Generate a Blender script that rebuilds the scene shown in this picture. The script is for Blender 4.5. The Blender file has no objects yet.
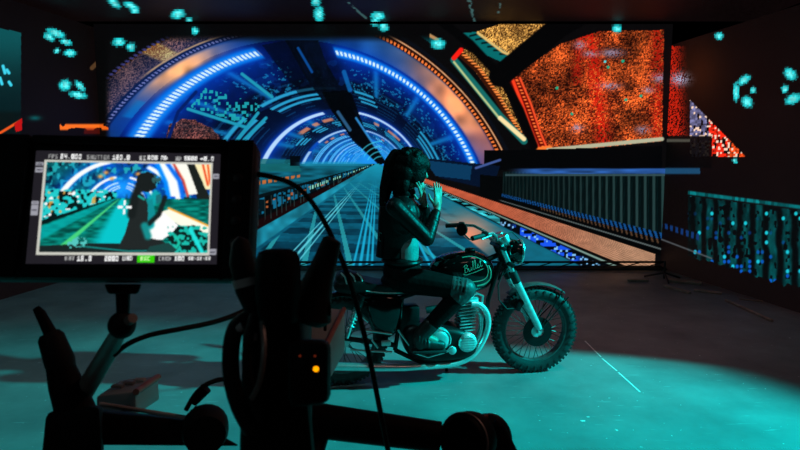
import bpy, bmesh, math, random
import numpy as np
from mathutils import Vector, Matrix
from mathutils.bvhtree import BVHTree
random.seed(7)
rng = np.random.default_rng(5)
PI = math.pi
SC = bpy.context.scene
COL = SC.collection

# ------------------------------------------------------------------ camera, world, lights, exposure
H, PITCH, FPX = 1.65, math.radians(6.7), 578.0
cam_d = bpy.data.cameras.new('camera'); cam_d.sensor_width = 36; cam_d.lens = 36*FPX/800; cam_d.clip_start = .02
cam = bpy.data.objects.new('camera', cam_d); COL.objects.link(cam)
cam.location = (0, 0, H); cam.rotation_euler = (PI/2-PITCH, 0, 0)
cam_d.dof.use_dof = True; cam_d.dof.focus_distance = 5.0; cam_d.dof.aperture_fstop = 15
SC.camera = cam
w = bpy.data.worlds.new('world'); SC.world = w; w.use_nodes = True
w.node_tree.nodes['Background'].inputs[0].default_value = (.9, .75, .8, 1)
w.node_tree.nodes['Background'].inputs[1].default_value = .006
SC.view_settings.view_transform = 'Standard'; SC.view_settings.look = 'None'
SC.view_settings.exposure = 0; SC.view_settings.gamma = 1; SC.view_settings.use_curve_mapping = False

def lamp(name, kind, loc, target, energy, color, **kw):
    d = bpy.data.lights.new(name, kind); d.energy = energy; d.color = color
    for k, v in kw.items(): setattr(d, k, v)
    o = bpy.data.objects.new(name, d); COL.objects.link(o)
    o.location = loc; o.rotation_euler = (Vector(target)-Vector(loc)).to_track_quat('-Z', 'Y').to_euler()
    return o
lamp('teal_stage_spot', 'SPOT', (6.4, 3.5, 4.3), (.1, 3.25, 0), 6000, (0, .84, .82), spot_size=math.radians(37), spot_blend=.6, shadow_soft_size=.07)
lamp('grey_left_fill', 'SPOT', (-2.6, 2.6, 4.7), (-2.7, 6.6, 0), 210, (.40, .82, .86), spot_size=math.radians(105), spot_blend=1, shadow_soft_size=.4)  # unseen fill, added to brighten the floor on the left
lamp('warm_right_fill', 'SPOT', (2.4, 3.6, 4.9), (1.7, 6.4, 0), 115, (1, .66, .72), spot_size=math.radians(75), spot_blend=1, shadow_soft_size=.4)  # unseen fill, added to lift and warm the floor by the right wall
lamp('grey_rear_fill', 'AREA', (-1.3, -1.2, 2.7), (-.1, .6, 1.3), .5, (.6, .95, 1), size=.6)  # weak fill added behind the camera for the near side of the rig
lamp('warm_rig_fill', 'AREA', (1.6, 1.3, 3.4), (.1, .8, 1.1), 3.2, (1, .5, .4), size=.5)  # unseen warm fill, added to bring out edges on the foreground rig

# ------------------------------------------------------------------ geometry of the view (to take measurements from the photograph)
cp, sp = math.cos(PITCH), math.sin(PITCH)
def ray(px, py):
    a, b = (px-400)/FPX, (py-225)/FPX
    return Vector((a, cp-b*sp, -sp-b*cp))
CAM = Vector((0, 0, H))
DSC = 1.0
def P(px, py, d): return CAM+ray(px, py)*d*DSC
def floor_pt(px, py, z=0.0):
    r = ray(px, py); return CAM+r*((z-H)/r.z)
def on_plane(px, py, p0, n):
    r = ray(px, py); return CAM+r*((p0-CAM).dot(n)/r.dot(n))
def to_px(V):
    x, y, z = V[:, 0], V[:, 1], V[:, 2]-H
    d = np.maximum(y*cp-z*sp, .05)
    return 400+FPX*x/d, 225-FPX*(y*sp+z*cp)/d

# ------------------------------------------------------------------ materials
def mat(name, c, rough=.5, metal=0.0, var=.25, scale=12, bump=0.0, spec=.5, emit=None, strength=1, coat=0):
    m = bpy.data.materials.new(name); m.use_nodes = True
    nt = m.node_tree; N = nt.nodes; Lk = nt.links; b = N['Principled BSDF']
    b.inputs['Roughness'].default_value = rough; b.inputs['Metallic'].default_value = metal
    b.inputs['Specular IOR Level'].default_value = spec; b.inputs['Coat Weight'].default_value = coat
    tc = N.new('ShaderNodeTexCoord'); nz = N.new('ShaderNodeTexNoise')
    nz.inputs['Scale'].default_value = scale; nz.inputs['Detail'].default_value = 5
    Lk.new(tc.outputs['Object'], nz.inputs['Vector'])
    r = N.new('ShaderNodeValToRGB'); Lk.new(nz.outputs['Fac'], r.inputs[0])
    r.color_ramp.elements[0].position = .3; r.color_ramp.elements[1].position = .7
    r.color_ramp.elements[0].color = (*[v*(1-var) for v in c], 1)
    r.color_ramp.elements[1].color = (*[min(1, v*(1+var)) for v in c], 1)
    Lk.new(r.outputs[0], b.inputs['Base Color'])
    if bump:
        bp = N.new('ShaderNodeBump'); bp.inputs['Strength'].default_value = bump; bp.inputs['Distance'].default_value = .01
        Lk.new(nz.outputs['Fac'], bp.inputs['Height']); Lk.new(bp.outputs[0], b.inputs['Normal'])
    if emit:
        b.inputs['Emission Color'].default_value = (*emit, 1); b.inputs['Emission Strength'].default_value = strength
    return m
def mat_screen():
    m = bpy.data.materials.new('lit_screen'); m.use_nodes = True
    nt = m.node_tree; b = nt.nodes['Principled BSDF']
    b.inputs['Base Color'].default_value = (.008, .008, .009, 1); b.inputs['Roughness'].default_value = .6
    b.inputs['Specular IOR Level'].default_value = .2
    a = nt.nodes.new('ShaderNodeAttribute'); a.attribute_name = 'picture'
    nt.links.new(a.outputs['Color'], b.inputs['Emission Color']); b.inputs['Emission Strength'].default_value = 1
    return m
M = dict(
    screen=mat_screen(),
    black=mat('black_plastic', (.006, .005, .0055), .6, 0, .3, 20, .05, .2),
    blackmetal=mat('black_metal', (.006, .006, .0065), .42, .1, .3, 25, .03, .3),
    rubber=mat('black_rubber', (.009, .009, .009), .7, 0, .3, 30, .1),
    tyre=mat('tyre_rubber', (.02, .02, .02), .6, 0, .3, 30, .1),
    chrome=mat('chrome', (.8, .83, .83), .30, .88, .08, 18),
    header=mat('bright_exhaust_metal', (.86, .88, .88), .34, .55, .12, 18),
    alloy=mat('cast_alloy', (.74, .76, .76), .40, .6, .15, 25, .05),
    dullalloy=mat('dull_alloy', (.12, .12, .12), .5, .7, .2, 25, .05),
    paint=mat('gloss_black_paint', (.003, .003, .003), .12, 0, .2, 8, 0, .4, coat=.4),
    stripe=mat('pale_pinstripe', (.28, .30, .2), .45, 0, .1, 20),
    seat=mat('black_vinyl', (.005, .005, .005), .5, 0, .3, 40, .15, .25),
    piping=mat('pale_piping', (.5, .5, .48), .5, 0, .1, 30),
    glass=mat('lens_glass', (.05, .06, .06), .12, 0, .2, 8),
    red=mat('red_lens', (.2, .01, .01), .25, 0, .2, 8),
    leather=mat('black_leather', (.003, .003, .003), .42, 0, .4, 14, .6, .22),
    denim=mat('black_trousers', (.003, .003, .003), .7, 0, .35, 25, .4, .1),
    pad=mat('grey_knee_panel', (.06, .057, .057), .5, 0, .3, 30, .4),
    shirt=mat('pale_shirt', (.22, .22, .22), .7, 0, .25, 22, .3),
    boot=mat('worn_boot_leather', (.016, .014, .013), .45, 0, .4, 22, .4),
    skin=mat('skin', (.34, .22, .17), .5, 0, .08, 30, .03),
    hair=mat('dark_brown_hair', (.0025, .002, .0018), .5, 0, .5, 60, .6, .1),
    grey=mat('grey_metal', (.42, .38, .35), .45, .3, .2, 14),
    panel=mat('grey_plate', (.55, .63, .64), .6, 0, .2, 6),
    pink=mat('pale_red_edge_and_highlight', (.75, .28, .22), .6, 0, .15, 30),  # also stands in for warm light on the matte box edge
    white=mat('white_tape', (.8, .8, .78), .6, 0, .1, 30),
    led=mat('orange_indicator', (.8, .3, .02), .4, 0, .1, 10, emit=(1, .33, .0), strength=1.6),
    dimled=mat('dim_red_indicator', (.3, .04, .02), .4, 0, .1, 10, emit=(.5, .06, .02), strength=.2),
    stage=mat('black_drape', (.006, .005, .005), .9, 0, .4, 4, .1, .1),
    truss=mat('black_truss', (.012, .011, .011), .6, .1, .3, 14),
    timber=mat('bare_timber', (.32, .24, .18), .75, 0, .3, 16, .1),
    bezel=mat('dark_grey_bezel', (.02, .018, .02), .5, 0, .2, 30),
)
def mat_floor():
    m = bpy.data.materials.new('stage_floor_paint'); m.use_nodes = True
    nt = m.node_tree; N = nt.nodes; K = nt.links; b = N['Principled BSDF']
    tc = N.new('ShaderNodeTexCoord')
    def noise(s, d, rough=.6, mp=None):
        n = N.new('ShaderNodeTexNoise'); n.inputs['Scale'].default_value = s; n.inputs['Detail'].default_value = d; n.inputs['Roughness'].default_value = rough
        if mp:
            q = N.new('ShaderNodeMapping'); q.inputs['Scale'].default_value = mp; q.inputs['Rotation'].default_value = (0, 0, .5)
            K.new(tc.outputs['Object'], q.inputs[0]); K.new(q.outputs[0], n.inputs['Vector'])
        else: K.new(tc.outputs['Object'], n.inputs['Vector'])
        return n
    def ramp(n, p0, c0, p1, c1):
        r = N.new('ShaderNodeValToRGB'); e = r.color_ramp.elements
        e[0].position, e[0].color, e[1].position, e[1].color = p0, (*c0, 1), p1, (*c1, 1); K.new(n.outputs['Fac'], r.inputs[0]); return r
    base = ramp(noise(1.6, 8), .3, (.14, .14, .145), .72, (.25, .25, .25))
    scr = ramp(noise(3.5, 3, .7, (1, 9, 1)), .64, (0, 0, 0), .76, (.2, .2, .2))
    spk = ramp(noise(30, 2, .5), .72, (0, 0, 0), .76, (.45, .45, .45))
    a1 = N.new('ShaderNodeMixRGB'); a1.blend_type = 'ADD'; a1.inputs[0].default_value = 1
    a2 = N.new('ShaderNodeMixRGB'); a2.blend_type = 'ADD'; a2.inputs[0].default_value = 1
    K.new(base.outputs[0], a1.inputs[1]); K.new(scr.outputs[0], a1.inputs[2]); K.new(a1.outputs[0], a2.inputs[1]); K.new(spk.outputs[0], a2.inputs[2])
    K.new(a2.outputs[0], b.inputs['Base Color'])
    rr = ramp(noise(2.2, 6), .3, (.42, .42, .42), .7, (.62, .62, .62)); K.new(rr.outputs[0], b.inputs['Roughness'])
    b.inputs['Specular IOR Level'].default_value = .35
    return m
M['floor'] = mat_floor()

# ------------------------------------------------------------------ mesh helpers
def basis(d):
    d = d.normalized(); u = Vector((0, 0, 1)) if abs(d.z) < .9 else Vector((1, 0, 0))
    a = d.cross(u).normalized(); return a, a.cross(d).normalized()
class MB:
    def __init__(s): s.bm = bmesh.new()
    def poly(s, vs, fs):
        q = [s.bm.verts.new(v) for v in vs]
        for f in fs:
            try: s.bm.faces.new([q[i] for i in f])
            except ValueError: pass
        return s
    def hexa(s, top, bot, bevel=0):
        b2 = bmesh.new(); q = [b2.verts.new(v) for v in list(top)+list(bot)]
        for f in ((0, 1, 2, 3), (7, 6, 5, 4), (0, 4, 5, 1), (1, 5, 6, 2), (2, 6, 7, 3), (3, 7, 4, 0)): b2.faces.new([q[i] for i in f])
        bmesh.ops.recalc_face_normals(b2, faces=b2.faces)
        if bevel: bmesh.ops.bevel(b2, geom=b2.edges[:], offset=bevel, segments=2, affect='EDGES', profile=.5)
        me = bpy.data.meshes.new('t'); b2.to_mesh(me); b2.free(); s.bm.from_mesh(me); bpy.data.meshes.remove(me); return s
    def box(s, c, sx, sy, sz, R=None, bevel=0):
        R = R or Matrix.Identity(3); c = Vector(c)
        f = lambda x, y, z: c+R@Vector((x*sx/2, y*sy/2, z*sz/2))
        return s.hexa([f(-1, -1, 1), f(1, -1, 1), f(1, 1, 1), f(-1, 1, 1)], [f(-1, -1, -1), f(1, -1, -1), f(1, 1, -1), f(-1, 1, -1)], bevel)
    def tube(s, pts, r, seg=10, closed=False, caps=True, flat=None):
        pts = [Vector(p) for p in pts]; n = len(pts); rs = r if isinstance(r, (list, tuple)) else [r]*n
        rings = []; pa = None
        for i, p in enumerate(pts):
            if closed: t = pts[(i+1) % n]-pts[i-1]
            else: t = pts[min(i+1, n-1)]-pts[max(i-1, 0)]
            if t.length < 1e-9: t = Vector((0, 0, 1))
            t.normalize()
            if pa is None: a, _ = basis(t)
            else:
                a = pa-t*pa.dot(t)
                a = a.normalized() if a.length > 1e-6 else basis(t)[0]
            pa = a; b = t.cross(a)
            fl = flat or 1
            rings.append([s.bm.verts.new(p+(a*math.cos(2*PI*k/seg)+b*math.sin(2*PI*k/seg)*fl)*rs[i]) for k in range(seg)])
        for i in range(n if closed else n-1):
            A, B = rings[i], rings[(i+1) % n]
            for k in range(seg): s.bm.faces.new((A[k], A[(k+1) % seg], B[(k+1) % seg], B[k]))
        if caps and not closed: s.bm.faces.new(rings[0][::-1]); s.bm.faces.new(rings[-1])
        return s
    def capsule(s, a, b, ra, rb, seg=14):
        a, b = Vector(a), Vector(b); d = (b-a).normalized(); pts = []; rs = []
        for k in (1, .85, .6, .3): pts.append(a-d*ra*k); rs.append(ra*math.sqrt(max(1-k*k, .0025)))
        pts += [a, b]; rs += [ra, rb]
        for k in (.3, .6, .85, 1): pts.append(b+d*rb*k); rs.append(rb*math.sqrt(max(1-k*k, .0025)))
        return s.tube(pts, rs, seg)
    def limb(s, pts, rs, seg=14):           # tapered smooth limb with round ends
        for i in range(len(pts)-1): s.capsule(pts[i], pts[i+1], rs[i], rs[i+1], seg)
        return s
    def ell(s, c, rx, ry, rz, R=None, seg=18):
        R = R or Matrix.Identity(3)
        bmesh.ops.create_uvsphere(s.bm, u_segments=seg, v_segments=max(8, seg*2//3), radius=1, matrix=Matrix.Translation(c) @ R.to_4x4() @ Matrix.Diagonal((rx, ry, rz, 1))); return s
    def lathe(s, o, d, prof, seg=24, caps=True):   # prof = [(dist along d, radius)]
        o, d = Vector(o), Vector(d).normalized(); a, b = basis(d); rings = []
        for t, r in prof: rings.append([s.bm.verts.new(o+d*t+(a*math.cos(2*PI*k/seg)+b*math.sin(2*PI*k/seg))*r) for k in range(seg)])
        for A, B in zip(rings, rings[1:]):
            for k in range(seg): s.bm.faces.new((A[k], A[(k+1) % seg], B[(k+1) % seg], B[k]))
        if caps: s.bm.faces.new(rings[0][::-1]); s.bm.faces.new(rings[-1])
        return s
    def torus(s, c, d, R, r, seg=48, ms=10, flat=1):
        a, b = basis(Vector(d)); c = Vector(c)
        ax = Vector(d).normalized(); V = []
        for i in range(seg):
            u = 2*PI*i/seg; e = a*math.cos(u)+b*math.sin(u)
            V.append([s.bm.verts.new(c+e*(R+r*math.cos(2*PI*k/ms))+ax*r*flat*math.sin(2*PI*k/ms)) for k in range(ms)])
        for i in range(seg):
            A, B = V[i], V[(i+1) % seg]
            for k in range(ms): s.bm.faces.new((A[k], A[(k+1) % ms], B[(k+1) % ms], B[k]))
        return s
    def pillow(s, out, w, y0=0.0, pw=2.4, ctr=None, n=7):   # out: (x,z) outline; bulges to +-w along y
        m = len(out); cx = sum(p[0] for p in out)/m; cz = sum(p[1] for p in out)/m
        if ctr: cx, cz = ctr
        prev = None; first = None; ts = [-1+2*i/(2*n) for i in range(2*n+1)]
        for t in ts:
            y = w*math.copysign(1-(1-abs(t))**1.8, t); k = max(0.02, (1-abs(y/w)**pw)**(1/pw)) if abs(t) < 1 else .02
            ring = [s.bm.verts.new((cx+(x-cx)*k, y0+y, cz+(z-cz)*k)) for x, z in out]
            if prev:
                for i in range(m): s.bm.faces.new((prev[i], prev[(i+1) % m], ring[(i+1) % m], ring[i]))
            else: s.bm.faces.new(ring[::-1])
            prev = ring
        s.bm.faces.new(prev); return s
    def xform(s, F): bmesh.ops.transform(s.bm, matrix=F, verts=s.bm.verts[:]); return s

ROOTM = {}
def link(name, me, m, parent, frame, root):
    o = bpy.data.objects.new(name, me); COL.objects.link(o)
    if m is not None: me.materials.append(m)
    if parent is not None: o.parent = parent
    return o
def build(mb, name, m, root=None, parent=None, frame=None, sharp=40, voxel=0, smooth=0):
    """links ONE mesh object; vertices given in 'frame' (a world matrix) are stored in the root's coordinates"""
    bm = mb.bm
    bmesh.ops.recalc_face_normals(bm, faces=bm.faces)
    X = Matrix.Identity(4)
    if frame is not None: X = frame
    if root is not None: X = ROOTM[root.name].inverted() @ X
    me = bpy.data.meshes.new(name); bm.to_mesh(me); bm.free(); me.transform(X)
    o = bpy.data.objects.new(name, me); COL.objects.link(o)
    if voxel:
        r = o.modifiers.new('r', 'REMESH'); r.mode = 'VOXEL'; r.voxel_size = voxel; r.use_smooth_shade = True
        if smooth:
            q = o.modifiers.new('s', 'SMOOTH'); q.factor = .5; q.iterations = smooth
        dg = bpy.context.evaluated_depsgraph_get(); me2 = bpy.data.meshes.new_from_object(o.evaluated_get(dg)); o.modifiers.clear(); o.data = me2; me = me2
    me.materials.clear(); me.materials.append(m)
    me.shade_smooth()
    if not voxel and sharp: me.set_sharp_from_angle(angle=math.radians(sharp))
    p = parent or root
    if p is not None: o.parent = p
    return o
def tag(o, label=None, cat=None, group=None, kind=None):
    for k, v in (('label', label), ('category', cat), ('group', group), ('kind', kind)):
        if v: o[k] = v
    return o
def empty(name, loc, label, cat, rz=0.0, group=None):
    o = bpy.data.objects.new(name, None); COL.objects.link(o); o.empty_display_size = .1
    o.location = loc; o.rotation_euler = (0, 0, rz)
    ROOTM[o.name] = Matrix.Translation(loc) @ Matrix.Rotation(rz, 4, 'Z')
    return tag(o, label, cat, group)

# ------------------------------------------------------------------ pictures shown on the LED screens
def sm(a, b, x): t = np.clip((x-a)/(b-a), 0, 1); return t*t*(3-2*t)
def band(x, a, b, f=1.0): return sm(a-f, a+f, x)*(1-sm(b-f, b+f, x))
class Pic:
    def __init__(s, X, Y, base=(0, 0, 0)): s.X, s.Y = X, Y; s.c = np.zeros((len(X), 3)); s.c[:] = base
    def put(s, m, c):
        m = np.clip(m, 0, 1)[:, None]; c = np.asarray(c); s.c = s.c*(1-m)+c*m; return s
    def add(s, m, c): s.c = s.c+np.asarray(m)[:, None]*np.asarray(c); return s
    def poly(s, pts):
        X, Y = s.X, s.Y; inside = np.zeros(len(X), bool); n = len(pts)
        for i in range(n):
            (x0, y0), (x1, y1) = pts[i], pts[(i+1) % n]
            if y0 == y1: continue
            c = ((y0 > Y) != (y1 > Y)) & (X < (x1-x0)*(Y-y0)/(y1-y0)+x0); inside ^= c
        return inside.astype(float)
    def line(s, pts, w, f=.6):
        d = np.full(len(s.X), 1e9)
        for (x0, y0), (x1, y1) in zip(pts, pts[1:]):
            L2 = (x1-x0)**2+(y1-y0)**2; t = np.clip(((s.X-x0)*(x1-x0)+(s.Y-y0)*(y1-y0))/L2, 0, 1)
            d = np.minimum(d, np.hypot(s.X-x0-t*(x1-x0), s.Y-y0-t*(y1-y0)))
        return 1-sm(w-f, w+f, d)
def hsh(a, b, k=0.0):
    v = np.sin(a*127.1+b*311.7+k*74.7)*43758.5453; return v-np.floor(v)
def vnoise(x, y, k=0.0):
    xi, yi = np.floor(x), np.floor(y); fx, fy = x-xi, y-yi; fx = fx*fx*(3-2*fx); fy = fy*fy*(3-2*fy)
    return (hsh(xi, yi, k)*(1-fx)+hsh(xi+1, yi, k)*fx)*(1-fy)+(hsh(xi, yi+1, k)*(1-fx)+hsh(xi+1, yi+1, k)*fx)*fy
def fbm(x, y, k=0.0): return (vnoise(x, y, k)+.5*vnoise(2*x, 2*y, k+1)+.25*vnoise(4*x, 4*y, k+2))/1.75
def tunnel(dx, dy, cx, cy, R):
    A = R*R-cx*cx-cy*cy; b = dx*cx+dy*cy
    s = (-b+np.sqrt(b*b+A*(dx*dx+dy*dy)))/A; s = np.maximum(s, 1e-3)
    return s, np.degrees(np.arctan2(-(dy-s*cy), dx-s*cx))
CY = (.22, .92, .92)
def blobs(p):
    """large cyan pixel marks of the tunnel's lamps on the darker panels"""
    B = [(56, 33, 10, 3.4, -22), (49, 37, 6, 3, -30), (66, 42, 6, 2.6, -15), (57, 51, 2.6, 2.2, 0), (70, 53, 6, 3.2, 0),
         (65, 85, 6, 5.5, 20), (80, 86, 7, 2.6, -45), (78, 95, 9, 3.2, -8), (114, 3, 8, 3, -40), (131, 6, 8, 3, -25), (135, 11, 4, 2.5, 0),
         (119, 42, 6.5, 4, 0), (131, 47, 4.5, 4, 20), (178, 14, 7, 4.5, 10), (189, 20, 3, 2.6, 0), (195, 31, 3, 3.4, 0), (316, 2, 4, 4, 0), (319, 14, 4.5, 8, 0),
         (378, 16, 7, 4, 0), (375, 22, 4, 4, 0), (384, 27, 4.5, 4.5, 0), (438, 44, 7, 5, 0), (617, 29, 4.5, 4, 0), (605, 62, 0.1, .1, 0),
         (736, 92, 2.5, 9.5, 0), (744, 80, 7, 3.5, 35), (747, 102, 6, 5, -35), (753, 90, 2.4, 3, 0), (719, 36, 4, 3.4, 0),
         (790, 74, 7, 5, -40), (785, 89, 3, 4, 0), (793, 99, 8, 4.5, 25), (735, 161, 2, 2, 0)]
    q = 1.9; X = np.floor(p.X/q)*q+q/2; Y = np.floor(p.Y/q)*q+q/2; R = np.full(len(X), 99.)
    for cx, cy, rx, ry, an in B:
        a = math.radians(an); dx, dy = X-cx, Y-cy; u = dx*math.cos(a)-dy*math.sin(a); v = dx*math.sin(a)+dy*math.cos(a)
        R = np.minimum(R, np.sqrt((u/(rx+.6))**2+(v/(ry+.6))**2))
    h = hsh(X, Y); p.put(np.exp(-np.maximum(R-.8, 0)*6)*.18*(R < 2), (.02, .36, .40))
    m = sm(1.15, .75, R+.25*(h-.5)); p.put(m, np.array((.12, .86, .88))*(.72+.36*h)[:, None]+np.array((.30, .16, .14))*(sm(.7, .3, R))[:, None]); return p
def grain(p, a=.012):
    p.c = p.c+(hsh(np.floor(p.X*1.3), np.floor(p.Y*1.3), 3)-.35)[:, None]*np.array((1, .75, .8))*a; return p
def speckle(p, c0, c1, k, den=1.0):
    h = hsh(np.floor(p.X*1.1), np.floor(p.Y*1.1), k)*.65+.5*fbm(p.X/14, p.Y/14, k)*den; t = np.clip((h-.25)*1.5, 0, 1)**1.5
    return np.array(c0)*(1-t)[:, None]+np.array(c1)*t[:, None]

def paint_stage(X, Y):
    p = Pic(X, Y, (.035, .03, .035)); VX, VY = 377., 163.
    s, ph = tunnel(X-VX, Y-VY, -78, 75, 189.); z = 1/s
    up = Y < 166
    # ---------------- outer hull
    inside = up & (s < 1.08); left = X < 330
    # left outer skin
    L = left & up & (X > 104); fadeU = sm(30, 44, Y)
    p.put(L*band(s, 1.14, 1.31, .012), speckle(p, (.10, .05, .04), (.78, .5, .36), 11)*(.45+.7*vnoise(X/22, Y/22, 5))[:, None])
    p.put(L*band(s, 1.14, 1.31, .012)*band(ph, 118, 122.5, .6), speckle(p, (.5, .25, .05), (1, .85, .4), 2))
    p.put(L*band(s, 1.305, 1.325, .008)*(np.sin(ph*PI*2/1.2) > 0), (.22, .22, .45))
    bl = L*band(s, .98, 1.155, .01); p.put(bl, np.array((.04, .18, .36))[None]*(.8+.6*vnoise(X/18, Y/18, 9))[:, None])
    p.put(bl*np.exp(-((ph-122)/11)**2)*band(s, 1.055, 1.14, .02), (1, .66, .42))
    p.put(bl*band(ph, 136, 142, .5)*band(s, 1.07, 1.12, .02), (.02, .45, .6))
    p.put(L*band(s, 1.145, 1.185, .006), (.03, .03, .06)); p.put(L*band(s, 1.155, 1.172, .004)*(np.sin(ph*PI*2/1.05) > .1), (.55, .5, .6))
    p.put(L*band(s, 1.186, 1.196, .004)*band(ph, 100, 128, 3), (.9, .65, .3))
    # right outer skin
    Rr = (~left) & up & (X < 512)
    p.put(Rr*band(s, .98, 1.34, .01)*band(ph, 20, 84, 3), np.array((.10, .26, .42))[None]*(.55+.9*vnoise(X/16, Y/16, 8))[:, None])
    hot = np.exp(-((ph-40)/13)**2)*band(s, 1.08, 1.29, .03); p.put(Rr*hot*(.7+.6*vnoise(X/12, Y/12, 4)), (1, .58, .34))
    p.put(Rr*band(s, 1.05, 1.3, .02)*band(ph, 18, 33, 2)*.8, (.42, .2, .28))
    p.put(Rr*band(s, 1.29, 1.39, .006)*band(ph, 21, 77, .8), (.16, .05, .03))
    p.put(Rr*band(s, 1.30, 1.335, .006)*band(ph, 22, 76, .8)*(np.sin(ph*PI*2/.95) > -.1), (1, .5, .22))
    p.put(Rr*band(s, 1.365, 1.378, .004)*band(ph, 21, 73, .8), (.95, .7, .5))
    p.put(Rr*band(s, 1.40, 1.44, .01)*band(ph, 20, 70, 2), (.04, .05, .08))
    # ---------------- inside of the tunnel
    deep = sm(1.0, 6.0, z)
    base = np.array((.012, .06, .26))[None]*(1-deep)[:, None]+np.array((.12, .5, .9))[None]*deep[:, None]
    base = base*(.6+.75*fbm(X/15, Y/11, 21))[:, None]
    p.put(inside*1.0, base)
    # panels between rings
    for k in range(0, 9):
        zk = 1+1.21*k; f = .012*(1+k)
        lo, hi = zk+.30, zk+.60
        p.put(inside*band(z, zk+.34, zk+1.1, .04)*(.75 if k < 2 else .35), (.012, .035, .10))
        tex = (hsh(np.floor(ph/.75), np.floor(z/.022), k) > .8)*(fbm(X/6, Y/5, 70+k) > .5)*band(z, zk+.1, zk+.55, .03)
        p.put(inside*band(z, zk+.06, zk+.6, .02)*(fbm(X/9, Y/9, 90+k) > .62)*.5, (.02, .16, .42)); p.put(inside*(np.sin(z*60) > .7)*band(z, zk+.3, zk+1.0, .05)*.35*(hsh(np.floor(ph/6), k+0*ph, 3) > .4), (.08, .4, .62))
        p.put(inside*tex*.7*(hsh(np.floor(ph/7), k+0*ph, 4) > .35), (.1, .55, .72))
        for q in (.50, .62, .72): p.put(inside*band(z, zk+q, zk+q+.05*(1+.3*k), .012*(1+.5*k))*(hsh(np.floor(ph/9+q), k+0*ph, 7) > .25), (.16, .62, .8) if k < 2 else (.35, .75, 1))
        for a in (33, 50, 66, 115, 131, 141, 155):
            p.put(inside*band(z, zk+.06, zk+.5, .02)*np.exp(-((ph-a)/(1.1 if k < 1 else 2.2))**2), (.06, .42, .66))
        wr = .024 if k == 0 else .032*(1+.55*k)
        ring = band(z, zk-wr, zk+wr, .012*(1+.5*k))
        a0, a1, b0, b1 = (22.5, 79, 102, 148) if k == 0 else (29, 79, 102, 160) if k == 1 else (10, 180, 200, 201)
        arc = np.clip(band(ph, a0, a1, .4)+band(ph, b0, b1, .4), 0, 1)
        glow = np.exp(-np.abs(z-zk)/((.13 if k == 0 else .09)*(1+.3*k)))*np.clip(band(ph, a0, a1, 4)+band(ph, b0, b1, 4), 0, 1)
        zone = up & (s < 1.30)
        p.put(zone*glow*(.85 if k < 2 else .5), (.02, .32, .95))
        if k == 0:
            dash = sm(-.75, .0, np.sin(ph*PI*2/1.30)); arc = arc*dash
            p.put(zone*arc*ring, (.85, .97, 1.0))
            p.put(zone*np.clip(band(ph, a0, a1, .4)+band(ph, b0, b1, .4), 0, 1)*np.clip(band(z, zk-wr*1.9, zk+wr*1.9, .02)-ring*dash, 0, 1)*.85, (.04, .55, 1))
        elif k == 1: p.put(zone*arc*ring*1.0, (.72, .86, 1.0))
        else: p.put(zone*ring*arc*(.8 if hsh(k*1.0, 2.0) > .3 else .6)*(hsh(np.floor(ph/13), k+0*ph) > .2), (.45, .82, 1) if k % 2 else (.75, .9, 1))
        if k in (1, 2): p.put(inside*band(z, zk+.25, zk+.4, .03)*(band(ph, 100, 128, 2)+band(ph, 40, 70, 2))*(hsh(np.floor(ph/4), k+0*ph, 9) > .62)*.8, (.9, .55, .4))
    p.put(L*np.exp(-((ph-122)/10)**2)*band(s, 1.06, 1.14, .02)*.95, np.array((1, .70, .46))[None]*(.7+.5*vnoise(X/9, Y/9, 17))[:, None])
    p.put(Rr*hot*band(s, 1.07, 1.29, .02)*.75, np.array((1, .60, .36))[None]*(.55+.8*vnoise(X/10, Y/10, 18))[:, None])
    # speckled brown wall panel low on the left
    wob = 5*(vnoise(X/5, Y/5, 33)-.5); pq = Pic(X+wob, Y+wob); m = pq.poly([(163, 142), (171, 125), (180, 118), (198, 122), (214, 130), (222, 142)])*inside*.9; p.put(m, speckle(p, (.12, .07, .08), (.75, .42, .36), 31))
    p.put(p.line([(168, 140), (178, 112), (196, 92)], 1.6)*inside, (.02, .12, .4))
    for a, b in (((188, 109), (245, 127)), ((242, 74), (272, 97)), ((238, 139), (258, 113)), ((244, 140), (266, 118))):
        p.put(p.line([a, b], 1.6)*inside, (.12, .6, .72))
    p.put(p.poly([(190, 107), (205, 88), (262, 105), (244, 124)])*inside*(hsh(np.floor(X/2.2), np.floor(Y/3), 3) > .72)*.9, (.12, .68, .72))
    # far glow
    p.put(up*np.exp(-((X-372)/34)**2-((Y-160)/16)**2)*.75, (.12, .62, .98))
    # dark duct along the crown
    p.put(p.poly([(285, 40), (318, 40), (326, 62), (352, 108), (362, 126), (386, 163), (379, 165), (352, 140), (333, 112), (322, 100), (306, 78)])*.93, np.array((.012, .03, .08))[None]*(.4+1.5*fbm(X/6, Y/10, 61))[:, None])
    p.put(p.poly([(262, 45), (288, 40), (316, 92), (300, 96)])*.55, (.008, .02, .06))
    p.put(p.poly([(322, 92), (350, 90), (366, 132), (386, 162), (380, 165), (352, 138), (332, 112)])*.85, (.006, .01, .02))
    p.put(p.line([(298, 48), (312, 72)], 1.2)*.8, (.05, .35, .7)); p.put(p.line([(344, 72), (350, 90)], 2.2)*.8, (.06, .42, .72))
    p.put(p.line([(356, 118), (376, 148)], 1.0)*.9, (.2, .6, .9)); p.put(p.line([(338, 112), (350, 130)], 1.6)*.9, (.18, .38, .55))
    for k in range(4):
        d = np.hypot(X-381, Y-166); p.put(inside*band(d, 9+5*k, 10+5*k, .6)*band(X, 370-3*k, 382, 1)*(Y < 160)*.8, (.25, .85, .95))
    # ---------------- right side panels above the hull
    gold = speckle(p, (.2, .11, .04), (1.0, .74, .36), 41)*(.6+.8*fbm(X/14, Y/14, 43))[:, None]
    def pp(pts, c, k=1.0): p.put(p.poly(pts)*k, c)
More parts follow.
